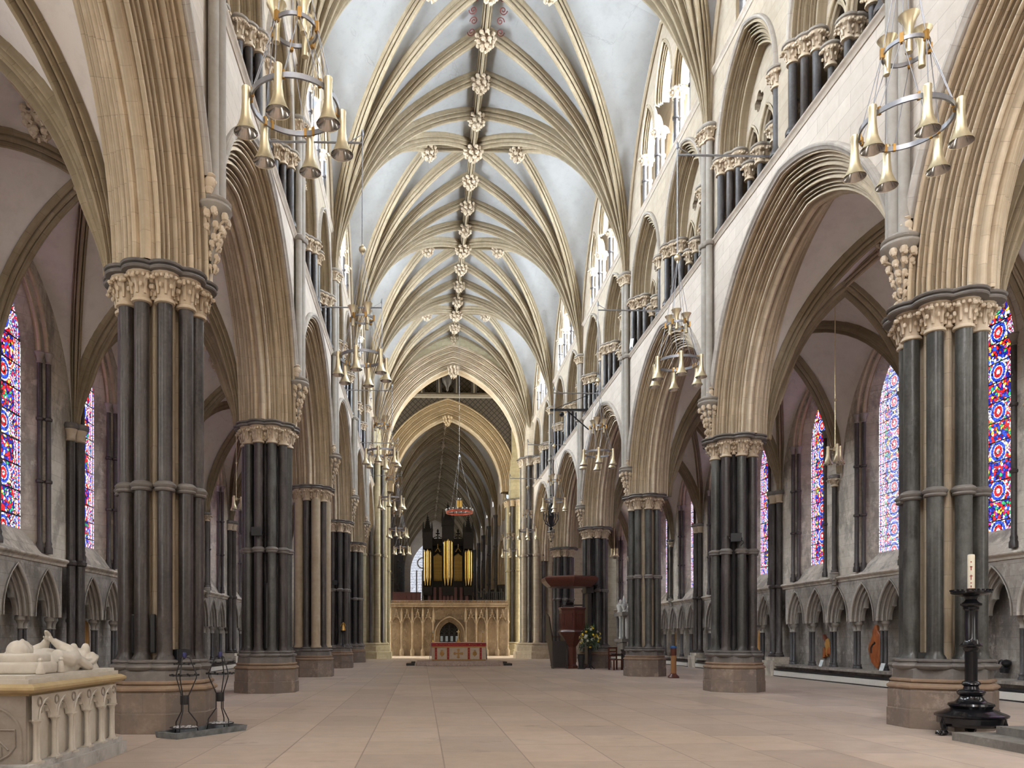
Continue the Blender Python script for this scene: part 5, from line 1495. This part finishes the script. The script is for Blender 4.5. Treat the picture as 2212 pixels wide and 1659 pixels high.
for z in (.3, .9): m.tube([(-1.05, 0, z), (1.05, 0, z)], .025, 5)
o = tag(m.obj('loft_railing', 'black'), 'black iron railing on the right of the choir screen beside the organ', 'railing'); o.location = (3.3, 61.8, 4.14)

# ================================================================== pulpit
PXc, PYc = 4.72, 35.6
t = thing('pulpit', 'dark mahogany pulpit with a wide flat canopy in front of the right arcade', 'pulpit', (PXc, PYc, 0))
def hexa(r, a0=PI/6, n=6): return [(r*math.cos(a0+2*PI*k/n), r*math.sin(a0+2*PI*k/n)) for k in range(n)]
def hx(secs, a0=PI/6): return [[(x, y, z) for x, y in hexa(r, a0)] for r, z in secs]
m = MB(); m.rings(hx([(.28, 0), (.28, .12), (.22, .16), (.20, .2), (.20, 1.0), (.26, 1.08), (.30, 1.15), (.45, 1.4), (.62, 1.58)])); m.obj('stem', 'mahog', t, 20)
m = MB(); m.rings(hx([(.60, 1.55), (.66, 1.62), (.68, 1.68), (.64, 1.74), (.60, 1.78), (.60, 2.66), (.64, 2.70), (.67, 2.76), (.65, 2.80), (.52, 2.80), (.52, 1.9)]), cap1=True); bd = m.obj('body', 'mahog', t, 20)
for k in range(6):
    a = PI/3*k; R_ = .60*math.cos(PI/6); m = MB()
    cx_, cy_ = R_*math.cos(a), R_*math.sin(a)
    for (du, z, w_, h2) in ((0, 1.92, .40, .04), (0, 2.52, .40, .04), (-.19, 2.22, .04, .62), (.19, 2.22, .04, .62)):
        m.box((cx_-du*math.sin(a)+.012*math.cos(a), cy_+du*math.cos(a)+.012*math.sin(a), z), (.03, w_, h2), a)
    m.obj('panel_moulding', 'mahog', bd)
m = MB(); m.rings([[(x*1.02+(-.12), y*.9, z) for x, y in hexa(r, PI/6)] for r, z in ((1.05, 3.72), (1.12, 3.78), (1.22, 3.86), (1.33, 3.98), (1.36, 4.06), (1.36, 4.12), (1.30, 4.16), (1.2, 4.2))]); m.obj('canopy', 'mahog', t, 20)
m = MB(); m.box((.78, .18, 2.0), (.16, .62, 3.6)); m.box((.78, .18, 3.6), (.34, .8, .3)); m.obj('back_post', 'dkwood', t)
m = MB(); m.box((.30, .0, 2.9), (.5, .35, .05)); m.box((-.22, -.1, 2.88), (.4, .34, .04), .2); m.ball((-.1, 0, 2.98), .12, 8, sc=(1.6, 1, .8)); m.obj('book_rest', 'dkwood', t)
m = MB()
for k in range(7): m.box((-.62+.02*k, .25+.22*k, .13+.22*k), (.62, .26, .04)); 
st = m.obj('stair', 'mahog', t)
m = MB()
for dx in (-.92, -.28): m.rings([[(dx, -.25, 0), (dx, .15, 0), (dx, 1.7, 1.6), (dx, 1.7, 2.6), (dx, .9, 2.4), (dx, .1, 1.5), (dx, -.1, 1.2)], [(dx+.05, -.25, 0), (dx+.05, .15, 0), (dx+.05, 1.7, 1.6), (dx+.05, 1.7, 2.6), (dx+.05, .9, 2.4), (dx+.05, .1, 1.5), (dx+.05, -.1, 1.2)]])
m.box((-.60, -.1, .65), (.60, .05, 1.2)); m.obj('stair_side', 'dkwood', t, 20)
# flower stand
t = thing('flower_stand', 'tall arrangement of white and yellow flowers on a black stand by the pulpit', 'flower arrangement', (5.30, 34.45, 0))
m = MB(); m.lathe([(.03, .18), (.03, .9), (.06, .98), (.16, 1.05), (.18, 1.10), (0, 1.1)], 12)
for k in range(3): a = 2*PI*k/3+.5; m.tube([(.0, 0, .25), (.12*math.cos(a), .12*math.sin(a), .12), (.27*math.cos(a), .27*math.sin(a), .02)], [.03, .028, .02], 6)
m.obj('stand', 'black', t)
random.seed(21); m = MB()
def sph(r):
    while True:
        p = Vector((random.uniform(-1, 1), random.uniform(-1, 1), random.uniform(-.75, 1)))
        if .25 < p.length < 1: return Vector((p.x*r, p.y*r, p.z*r*1.05))
for k in range(420):
    p = sph(.43); d = p.normalized(); u = d.orthogonal().normalized(); u.rotate(Matrix.Rotation(random.random()*6.3, 3, d)); L_ = random.uniform(.08, .18); c = Vector((0, 0, 1.42))+p
    w_ = d.cross(u)*.025; e_ = (u*.6+d*.6)*L_
    m.add([c, c+e_*.5+w_, c+e_, c+e_*.5-w_], [(0, 1, 2, 3)])
for k in range(26):
    a = random.uniform(0, 6.28); z0 = random.uniform(1.1, 1.3); m.tube([(.25*math.cos(a), .25*math.sin(a), z0), (.45*math.cos(a), .45*math.sin(a), z0-.12), (.5*math.cos(a), .5*math.sin(a), z0-.32)], [.012, .02, .006], 4)
for k in range(12):
    a = random.uniform(0, 6.28); m.tube([(.1*math.cos(a), .1*math.sin(a), 1.6), (.2*math.cos(a), .2*math.sin(a), 1.85), (.22*math.cos(a), .22*math.sin(a), 2.05)], [.02, .025, .006], 4)
m.obj('foliage', 'leaf', t)
fw = fy = None
for k in range(64):
    p = sph(.43); p = p.normalized()*(.44+random.uniform(-.04, .03)); loc = (p.x, p.y, 1.42+p.z*1.05)
    rot = p.to_track_quat('Z', 'Y').to_euler()
    if k % 5 < 3:
        if fw is None:
            m = MB()
            for j in range(6): a = j*PI/3; m.add([(0, 0, 0), (.035*math.cos(a-.35), .035*math.sin(a-.35), .03), (.085*math.cos(a), .085*math.sin(a), .035), (.035*math.cos(a+.35), .035*math.sin(a+.35), .03)], [(0, 1, 2, 3)])
            m.ball((0, 0, .02), .012, 5); fw = o = m.obj('white_flower', 'petalw', t)
        else: o = part(fw, t)
    else:
        if fy is None:
            m = MB(); m.ball((0, 0, .02), .042, 8, sc=(1, 1, .8)); 
            for j in range(6): m.ball((.032*math.cos(j*1.05), .032*math.sin(j*1.05), .015), .024, 5)
            fy = o = m.obj('yellow_flower', 'petaly', t)
        else: o = part(fy, t)
    o.location = loc; o.rotation_euler = rot
# chair, desk, vase at the pulpit
t = thing('chair', 'reddish wooden chair in front of the dark desk by the fourth right pier', 'chair', (6.30, 33.9, 0), .35)
m = MB(); m.box((0, 0, .45), (.46, .44, .05)); m.obj('seat', 'mahog', t)
for sx_ in (-1, 1):
    for sy_ in (-1, 1): m = MB(); m.box((sx_*.2, sy_*.19, .22), (.05, .05, .44)); m.obj('leg', 'mahog', t)
m = MB()
for sx_ in (-1, 1): m.box((sx_*.2, .21, .72), (.05, .04, .56))
for z in (.62, .8, .96): m.box((0, .21, z), (.40, .03, .07))
m.obj('backrest', 'mahog', t)
t = thing('desk', 'low black prayer desk beside the third right pier', 'desk', (7.0, 33.9, 0), -.1)
m = MB(); m.rings([[(-.42, -.3, .66), (.42, -.3, .66), (.42, .3, .84), (-.42, .3, .84)], [(-.42, -.3, .71), (.42, -.3, .71), (.42, .3, .89), (-.42, .3, .89)]]); m.obj('top', 'dkwood', t)
for sx_ in (-1, 1):
    for sy_, h2 in ((-1, .66), (1, .82)): m = MB(); m.box((sx_*.36, sy_*.25, h2/2), (.07, .06, h2)); m.obj('leg', 'dkwood', t)
m = MB(); m.box((0, -.25, .25), (.7, .04, .06)); m.box((0, .25, .25), (.7, .04, .06)); m.obj('stretcher', 'dkwood', t)
t = MB(); t.lathe([(0, 0), (.16, 0), (.16, .03), (.12, .06), (.13, .3), (.17, .5), (.16, .62), (.19, .66), (0, .66)], 14); o = tag(t.obj('floor_urn', 'slot'), 'dark urn on the floor between the pulpit and the flower stand', 'urn'); o.location = (5.02, 35.0, 0)
# collecting post
t = thing('donation_post', 'slim wooden post with a blue band beside the third right pier', 'post', (6.62, 27.0, 0))
m = MB(); m.lathe([(0, 0), (.19, 0), (.20, .03), (.17, .08), (.11, .13), (.10, .16), (0, .16)], 18); m.obj('base', 'mahog', t)
m = MB(); m.lathe([(.095, .15), (.095, .92), (.0, .92)], 18); m.obj('column', 'oak', t)
m = MB(); m.lathe([(.097, .78), (.105, .80), (.105, 1.05), (.10, 1.12), (.0, 1.12)], 18); m.obj('head', 'mahog', t)
m = MB(); m.lathe([(.106, 1.04), (.112, 1.05), (.112, 1.10), (.10, 1.12)], 18); m.obj('blue_band', 'bluep', t)
# ================================================================== chandeliers of brass horns
def horn(up=False):
    pr = [(.044, 0), (.046, -.02), (.042, -.05), (.042, -.16), (.047, -.24), (.060, -.34), (.088, -.42), (.118, -.475), (.128, -.49)]
    inn = [(.128, -.49), (.112, -.475), (.08, -.415), (.06, -.39), (0, -.385)]
    m = MB(); m.lathe([(.0, 0)]+pr, 20, caps=False)
    i = MB(); i.lathe([(.126, -.487)]+inn[1:4], 20, caps=False)
    d = MB(); d.lathe([(.064, -.400), (0, -.402)], 16)
    return m, i, d
def flip(m): m.v = [(x, y, -z) for x, y, z in m.v]; return m
def make_chandelier():
    t = thing('horn_chandelier', '', 'chandelier', group='brass horn chandeliers along the nave')
    zl, zu, zball, zt = 0.0, .83, 2.30, 4.55
    RL, RU = .47, .235
    def ring(R, z, h, th):
        m = MB(); m.rings([[((R+dr)*math.cos(2*PI*k/40), (R+dr)*math.sin(2*PI*k/40), z+dz) for k in range(40)] for dr, dz in ((-th, -h), (th, -h), (th, h), (-th, h), (-th, -h))], cap0=False, cap1=False); return m.obj('ring', 'steel', t)
    rl = ring(RL, zl, .028, .011); ru = ring(RU, zu, .022, .010)
    hb = None
    for k in range(6):
        a = 2*PI*k/6+.35; loc = ((RL+.055)*math.cos(a), (RL+.055)*math.sin(a), zl+.07)
        if hb is None:
            b, i, d = horn(); hb = b.obj('horn', 'brass', t); hb.location = loc; i.obj('reflector', 'brassdk', hb); d.obj('lamp', 'lampface', hb)
        else: part(hb, t, loc)
    hu = None
    for k in range(3):
        a = 2*PI*k/3+.1; loc = (RU*.85*math.cos(a), RU*.85*math.sin(a), zu-.16)
        if hu is None:
            b, i, d = horn(); hu = flip(b).obj('horn', 'brass', t); hu.location = loc; hu.scale = (.85, .85, .85); flip(i).obj('reflector', 'brassdk', hu)
        else: part(hu, t, loc)
    cl = None
    m = MB()
    for k in range(6):
        a = 2*PI*k/6+.85; pu = Vector((RU*1.06*math.cos(a), RU*1.06*math.sin(a), zu))
        m.tube([(0, 0, zball-.04), tuple(pu)], .006, 5)
        for e in (-1, 1):
            b = a+e*.42; m.tube([tuple(pu), (RL*math.cos(b), RL*math.sin(b), zl+.02)], .0055, 5)
        if cl is None:
            c = MB(); c.box((0, 0, 0), (.045, .04, .11)); cl = c.obj('clamp', 'amber', t); cl.location = pu; cl.rotation_euler = (0, 0, a)
        else: part(cl, t, pu, a)
        for e in (-1, 1):
            b = a+e*.42; part(cl, t, (RL*.985*math.cos(b), RL*.985*math.sin(b), zl+.01), b).scale = (.7, .7, .8)
    m.obj('cable', 'cable', t)
    m = MB(); m.ball((0, 0, zball), .075, 14); m.lathe([(.02, zball-.12), (.025, zball-.04), (.02, zball+.1), (.0, zball+.12)], 8); m.obj('ball', 'brass', t)
    m = MB(); m.tube([(0, 0, zball+.05), (0, 0, zt+.15)], .014, 6); m.lathe([(0, zt+.1), (.02, zt+.12), (.035, zt+.2), (.015, zt+.28), (0, zt+.3)], 8); m.obj('rod', 'steel', t)
    m = MB(); m.tube([(0, 0, zt), (2.12, 0, zt)], .022, 6); m.tube([(.3, 0, zt), (0, 0, zt+.18)], .01, 5); m.obj('bracket', 'steel', t)
    return t
ch0 = make_chandelier(); fc = True
CHP = {(-1, 0): (-3.55, 8.55, 7.2), (-1, 1): (-3.42, 16.5, 7.3), (-1, 2): (-3.42, 24.6, 7.25), (-1, 3): (-3.42, 32.8, 7.25), (-1, 4): (-3.42, 41.0, 7.1), (-1, 5): (-3.42, 49.2, 7.1),
       (1, 0): (3.35, 8.75, 7.25), (1, 1): (3.42, 16.9, 7.4), (1, 2): (3.42, 24.6, 7.25), (1, 3): (3.42, 32.8, 7.2), (1, 4): (3.42, 41.0, 7.05), (1, 5): (3.42, 49.2, 6.95)}
nm = ['nearest', 'second', 'third', 'fourth', 'fifth', 'farthest']
for (s, i), p in CHP.items():
    o = ch0 if fc else dup(ch0); fc = False
    o.location = p; o.rotation_euler = (0, 0, brz(s)+(.0))
    o['label'] = '%s brass horn chandelier on the %s side of the nave' % (nm[i], SIDE[s])
def make_pendant():
    t = thing('horn_pendant', '', 'pendant lamp', group='aisle pendant lamps')
    m = MB(); m.tube([(0, 0, .02), (0, 0, 4.45)], .012, 6); m.ball((0, 0, 1.35), .04, 8); m.lathe([(.05, 4.2), (.05, 4.3), (0, 4.3)], 10); m.obj('rod', 'brass', t)
    m = MB()
    for k in range(3): a = 2*PI*k/3+.3; m.tube([(0, 0, .02), (.15*math.cos(a), .15*math.sin(a), .05)], .012, 5)
    m.box((0, 0, .03), (.07, .07, .09)); m.obj('arm', 'brass', t)
    h = None
    for k in range(3):
        a = 2*PI*k/3+.3; loc = (.18*math.cos(a), .18*math.sin(a), .12)
        if h is None: b, i, d = horn(); h = b.obj('horn', 'brass', t); h.location = loc; i.obj('reflector', 'brassdk', h); d.obj('lamp', 'lampface', h)
        else: part(h, t, loc)
    return t
pe = make_pendant()
for k, (x, y, lab) in enumerate(((8.95, 20.7, 'brass triple horn lamp hanging in the right aisle before the tall stained windows'), (-8.95, 28.7, 'brass triple horn lamp hanging in the left aisle between second and third piers'), (8.95, 44.7, 'small far horn lamp in the right aisle above the wall monument'))):
    o = pe if k == 0 else dup(pe); o.location = (x, y, 6.45); o['label'] = lab
# red crown light before the crossing
t = thing('crown_light', 'large copper red ring light with opal globes hanging before the organ', 'chandelier', (.26, 50.2, 9.45))
m = MB(); Rr = .86
for z in (-.0, .10): m.tube([(Rr*math.cos(2*PI*k/48), Rr*math.sin(2*PI*k/48), z) for k in range(48)], .022, 6, closed=True)
m.rings([[((Rr+dr)*math.cos(2*PI*k/48), (Rr+dr)*math.sin(2*PI*k/48), z) for k in range(48)] for dr, z in ((0, 0), (.004, .1))], cap0=False, cap1=False); m.obj('ring', 'redribbon', t)
gl = None
for k in range(18):
    a = 2*PI*k/18
    loc = ((Rr+.02)*math.cos(a), (Rr+.02)*math.sin(a), .21)
    if gl is None: m = MB(); m.ball((0, 0, 0), .05, 10); m.lathe([(.015, -.1), (.02, -.05)], 6); gl = m.obj('globe', 'opal', t); gl.location = loc
    else: part(gl, t, loc)
m = MB()
for k in range(4): a = PI/4+k*PI/2; m.lathe([(.0, .36), (.10, .36), (.10, .78), (.12, .80), (.0, .82)], 12, (.11*math.cos(a), .11*math.sin(a), 0)); 
m.obj('crown_cylinder', 'gold', t)
for k in range(4): a = PI/4+k*PI/2; part(gl, t, (.11*math.cos(a), .11*math.sin(a), .90))
m = MB()
for k in range(3): a = 2*PI*k/3+.2; m.tube([(Rr*math.cos(a), Rr*math.sin(a), .1), (.05*math.cos(a), .05*math.sin(a), 3.6)], .012, 5)
m.tube([(-.4, 0, .3), (.4, 0, .3)], .015, 5); m.tube([(0, -.8, .06), (0, .8, .06)], .014, 5); m.tube([(-.8, 0, .06), (.8, 0, .06)], .014, 5)
m.tube([(0, 0, 0), (0, 0, .8)], .03, 6); m.lathe([(.02, 3.5), (.09, 3.6), (.05, 3.72), (.02, 3.8)], 8); m.tube([(0, 0, 3.7), (0, 0, 12.75)], .013, 5); m.obj('suspension', 'cable', t)
# black wrought iron lantern on its bracket
t = thing('iron_lantern', 'black wrought iron lantern hanging on a long chain from a wall bracket', 'lantern', (3.72, 35.4, 6.9))
m = MB(); m.tube([(0, 0, .7), (0, 0, 4.9)], .022, 5)
for z in (1.0, 1.6, 2.2, 2.8, 3.4): m.ball((0, 0, z), .045, 6)
m.obj('chain', 'black', t)
m = MB(); m.lathe([(0, .75), (.05, .7), (.10, .55), (.14, .38), (.10, .2), (.17, .05), (.12, -.1), (.08, -.3), (.04, -.45), (.08, -.52), (.0, -.62)], 10)
for k in range(6):
    a = 2*PI*k/6; c_, s_ = math.cos(a), math.sin(a)
    m.tube([(.06*c_, .06*s_, -.42), (.22*c_, .22*s_, -.30), (.33*c_, .33*s_, -.08), (.30*c_, .30*s_, .12), (.20*c_, .20*s_, .12), (.22*c_, .22*s_, .0)], .022, 5)
    m.tube([(.33*c_, .33*s_, -.05), (.33*c_, .33*s_, .24)], .018, 5); m.ball((.22*c_, .22*s_, -.3), .035, 5)
m.tube([(0, 0, -.6), (0, 0, -1.1)], .012, 5); m.ball((0, 0, -1.1), .04, 6); m.obj('cage', 'black', t)
m = MB(); m.box((.86, 0, 4.9), (1.80, .07, .10)); m.tube([(.7, 0, 4.9), (1.74, 0, 4.0)], .03, 5); m.tube([(.2, 0, 4.95), (1.74, 0, 5.6)], .015, 5); m.ball((.5, 0, 4.7), .12, 8); m.obj('bracket', 'black', t)

# ================================================================== loudspeakers, floodlights and small things on the piers
def col_speaker(p, h, lab, rz=0.0, w=.075, g='slim column loudspeakers on the piers'):
    t = thing('line_speaker', lab, 'loudspeaker', p, rz, g)
    m = MB(); R = []
    for z, k in ((0, .8), (.012, 1), (h-.012, 1), (h, .8)): R.append([(x*k, y*k, z) for x, y in ((-w/2, -.02), (-w/2+.012, -.035), (w/2-.012, -.035), (w/2, -.02), (w/2, .03), (-w/2, .03))])
    m.rings(R); m.obj('housing', 'slot', t, 25)
    m = MB(); m.box((0, -.037, h/2), (w*.72, .004, h*.9)); m.obj('grille', 'black', t)
    m = MB()
    for z in (h*.2, h*.8): m.box((0, .06, z), (.03, .07, .03))
    m.obj('wall_clip', 'steel', t)
def on_pier(s, i, a, r, z): b = math.radians(a); r -= .10; return (s*PX-(.10 if s > 0 else .03)+r*math.cos(b), PY(i)+r*math.sin(b), z)
col_speaker(on_pier(-1, 1, -84, .62, 1.17), .57, 'slim black speaker between the front shafts of the tomb side pier', .1)
col_speaker(on_pier(-1, 1, -120, .60, 1.17), .57, 'slim black speaker on the shaded left part of the tomb side pier', -.5)
col_speaker(on_pier(1, 1, -128, .56, 1.35), .58, 'slim black speaker left of the candlestick on the right pier', -.5)
col_speaker(on_pier(1, 1, -90, .56, 1.30), .58, 'slim black speaker just behind the candlestick stem', 0)
col_speaker(on_pier(-1, 2, -78, .62, 1.12), 1.65, 'tall black column speaker on the second left pier', .2, .085)
col_speaker(on_pier(1, 2, -126, .57, 1.12), 1.65, 'tall black column speaker on the second right pier', -.5, .085)
col_speaker(on_pier(1, 3, -126, .57, .98), 1.75, 'tall dark column speaker on the third right pier', -.5, .08)
col_speaker(on_pier(-1, 3, -64, .62, 1.12), 1.6, 'tall black column speaker on the third left pier', .3, .085)
def flood(p, lab, rz, sc=1.0):
    t = thing('floodlight', lab, 'floodlight', p, rz, 'small black floodlights'); t.scale = (sc, sc, sc)
    m = MB(); m.rings([[(x*k, y, z*k) for x, z in ((-.13, -.11), (.13, -.11), (.13, .11), (-.13, .11))] for y, k in ((.08, .7), (.06, .95), (-.06, 1), (-.075, .93))]); m.obj('head', 'black', t, 25)
    m = MB(); m.box((0, -.077, 0), (.22, .006, .18)); m.obj('lens', 'slot', t)
    m = MB(); m.tube([(-.15, .0, 0), (-.15, .12, -.02), (.15, .12, -.02), (.15, 0, 0)], .012, 5); m.tube([(.15, .1, -.05), (.2, .06, -.12), (.12, .12, -.2)], .01, 5); m.obj('yoke', 'black', t)
flood(on_pier(-1, 2, -98, .85, 4.05), 'black floodlight clamped above the ring of the second left pier', .1)
flood(on_pier(1, 2, -108, .80, 3.95), 'black floodlight clamped above the ring of the second right pier', -.3)
flood(on_pier(-1, 4, -90, .85, 3.95), 'black floodlight on the fourth left pier', 0)
flood(on_pier(1, 4, -100, .80, 3.95), 'black floodlight beside the pulpit canopy', -.2)
flood(on_pier(1, 1, -150, .62, 1.10), 'small black box light on the base of the right front pier', -.9, .62)
flood(on_pier(-1, 1, -40, .66, 1.12), 'black box light low on the tomb side pier behind the candle stand', .9, .95)
t = thing('gilded_figure', 'small gilded figure on a black bracket at the fourth left pier', 'figure', on_pier(-1, 4, -62, .95, 1.0))
m = MB(); m.lathe([(.02, 0), (.10, .02), (.05, .1), (.04, .62), (.12, .7), (.14, .74), (0, .74)], 10); m.obj('bracket', 'black', t)
m = MB(); m.lathe([(0, .74), (.10, .74), (.09, .85), (.06, .95), (.065, 1.02), (.03, 1.05), (0, 1.05)], 10); m.ball((0, 0, 1.08), .045, 8); m.tube([(.11*math.cos(k*PI/8), 0, .93+.16*math.sin(k*PI/8)) for k in range(9)], .012, 5); m.obj('figure', 'gold', t)
# carved wooden pieces on the aisle walls
def carved(outline, lab, s, y, z, th=.09, extra=None, nm='carved_panel'):
    """outline in metres: a along the wall (towards the camera +), z up"""
    x = s*(WX+AV+.53); d = -s
    t = thing(nm, lab, 'carving', (x, y, z), 0, None)
    for k, (ol, mt) in enumerate(outline):
        m = MB(); random.seed(k+3)
        n_ = len(ol); jit = [random.uniform(.7, 1.2) for _ in ol]
        R = [[(d*(.0), -a, b) for a, b in ol], [(d*th*.8*jit[i], -a*1.0, b) for i, (a, b) in enumerate(ol)], [(d*th*jit[i], -a*.9, b*.96) for i, (a, b) in enumerate(ol)]]
        cx0 = sum(a for a, b in ol)/n_; cz0 = sum(b for a, b in ol)/n_
        R.append([(d*th*1.1, -(cx0+(a-cx0)*.55), cz0+(b-cz0)*.55) for a, b in ol])
        m.rings(R); m.obj('wood_piece', mt, t, 30)
    if extra:
        m = MB(); m.tube([(d*(th*1.05), -a, b) for a, b in extra], .035, 6); m.obj('carved_groove', 'slot', t)
    return t
big = [(-.06, .62), (.06, .60), (.10, .46), (.22, .36), (.24, .10), (.30, -.08), (.26, -.30), (.20, -.44), (.10, -.62), (-.02, -.60), (-.16, -.46), (-.30, -.30), (-.36, -.08), (-.34, .08), (-.24, .16), (-.20, .34), (-.14, .46)]
carved([([(a*1.05, b*1.08) for a, b in big], 'orangew')], 'large ragged orange wood carving with a dark hooked groove in the right aisle', 1, 23.40, 1.13, .10, [(.02, .14), (.0, .10), (-.10, .06), (-.18, -.04), (-.18, -.20)])
carved([([(-.30, .40), (-.22, .40), (-.08, .28), (-.12, .16), (-.24, .24)], 'redw'), ([(-.12, .22), (.0, .26), (.14, -.02), (.08, -.14), (.0, -.36), (-.12, -.30), (-.05, -.10), (-.14, .08)], 'yellw'), ([(-.30, -.42), (-.12, -.38), (-.10, -.12), (-.22, -.04)], 'orangew'), ([(.04, -.14), (.16, -.04), (.28, -.05), (.28, -.38), (.16, -.30), (.02, -.30)], 'orangew')], 'small three tone wood carving of yellow and orange pieces in the right aisle', 1, 26.27, 1.12, .08)
slim = [(-.12, .55), (.06, .60), (.14, .40), (.16, -.30), (.10, -.58), (-.10, -.62), (-.16, -.2)]
carved([([(a*1.4, b*1.1) for a, b in slim], 'yellw')], 'tall rounded yellow wood board behind the second right pier', 1, 31.5, 1.12, .12)
carved([([(a*1.3, b*1.15) for a, b in slim], 'orangew')], 'dark orange wood carving behind the third right pier, nearer the camera of two', 1, 39.6, 1.2, .10)
carved([([(a*1.2, b*1.1) for a, b in slim], 'yellw')], 'pale orange wood carving seen behind the wooden post', 1, 42.5, 1.15, .10)
carved([([(a*1.1, b*1.1) for a, b in slim], 'yellw')], 'thin orange wood board on the left aisle wall beyond the tomb', -1, 22.35, 1.22, .10)
for y, lab in ((25.89, 'white caption card leaning on the aisle bench below the small carving'), (22.41, 'white caption card leaning on the aisle bench below the large carving')):
    t = MB(); t.rings([[(0, -.10, 0), (0, .10, 0), (.07, .10, .22), (.07, -.10, .22)], [(.008, -.10, 0), (.008, .10, 0), (.078, .10, .22), (.078, -.10, .22)]]); o = tag(t.obj('caption_card', 'card'), lab, 'card', 'caption cards on the right aisle bench'); o.location = (WX+AV+.02, y, .437)
t = thing('wall_spotlight', 'black spotlight with a coiled cable on the right aisle dado', 'spotlight', (WX+AV+.53, 18.1, .72))
m = MB(); m.ball((-.10, -.04, .08), .11, 10, sc=(1, 1, .8)); m.lathe([(.0, -.16), (.09, -.15), (.10, -.05), (.05, .02)], 12, (-.10, .03, 0)); m.box((-.04, 0, 0), (.08, .06, .1)); m.obj('head', 'black', t)
m = MB(); m.tube([(-.10, .12+.09*math.cos(2*PI*k/14), .06+.09*math.sin(2*PI*k/14)) for k in range(14)], .012, 5, closed=True); m.tube([(-.10, .13+.07*math.cos(2*PI*k/14), .05+.07*math.sin(2*PI*k/14)) for k in range(14)], .010, 5, closed=True); m.obj('cable_coil', 'black', t)
# wall monument in the far right aisle
t = thing('wall_monument', 'pale carved wall monument with columns at the far end of the right aisle', 'monument', (11.02, 50.4, 0), 0)
m = MB(); m.box((.03, 0, 1.9), (.2, 1.9, 3.4)); m.obj('back', 'monum', t)
m = MB(); m.box((-.18, 0, 1.25), (.5, 2.1, .2)); m.box((-.15, 0, .75), (.35, 1.6, .7)); m.box((-.18, 0, 2.95), (.5, 2.1, .25)); m.obj('ledge', 'plinthgrey', t)
for y in (-.8, 0, .8): m = MB(); m.lathe([(.12, 1.35), (.12, 1.45), (.09, 1.5), (.085, 2.6), (.13, 2.75), (.13, 2.83)], 12, (-.25, y, 0)); m.obj('column', 'plinthgrey' if y else 'monum', t)
m = MB(); urn = [(.14, 3.07), (.14, 3.12), (.06, 3.17), (.08, 3.22), (.17, 3.38), (.18, 3.48), (.12, 3.56), (.14, 3.6), (.05, 3.68), (0, 3.76)]
for y in (-.7, .7): m.lathe(urn, 10, (-.2, y, 0))
m.lathe([(.2, 3.07), (.22, 3.3), (.26, 3.5), (.16, 3.58), (.09, 3.62), (.13, 3.74), (.1, 3.86), (0, 3.92)], 10, (-.25, 0, 0)); m.lathe([(.4, 3.07), (.3, 3.4), (.15, 4.0), (0, 4.2)], 10, (-.05, 0, 0), sx=.4); m.obj('carved_top', 'monum', t)
m = MB(); m.box((-.0, 0, 0), (.012, .26, .34)); o = tag(m.obj('paper_sheet', 'card'), 'small white sheet hanging in the triforium on the right', 'sheet'); o.location = (WX-.06, 27.9, 12.0); o.rotation_euler = (.3, 0, .2)
# dark red scroll painted on the plaster beside the ridge rib
m = MB(); sp_ = []
for s_ in (-1, 1):
    for k in range(5):
        y0_ = 24.9+.46*k; c_ = s_*(.44+.05*(k % 2))
        zz = lambda x, y: 21.85-.11*abs(x)
        pts = []
        for j in range(22):
            a = j*.42; r = .19*(1-j/26); x, y = c_+s_*r*math.cos(a)*.7, y0_+r*math.sin(a)*(1 if k % 2 else -1); pts.append((x, y, 21.93-.15*abs(x)))
        m.tube(pts, .018, 4)
tag(m.obj('painted_scroll', plain('dark_red_wall_paint', (.13,.025,.022), .9)), 'dark red scrolls painted beside the ridge rib at the top of the photo', 'painting')
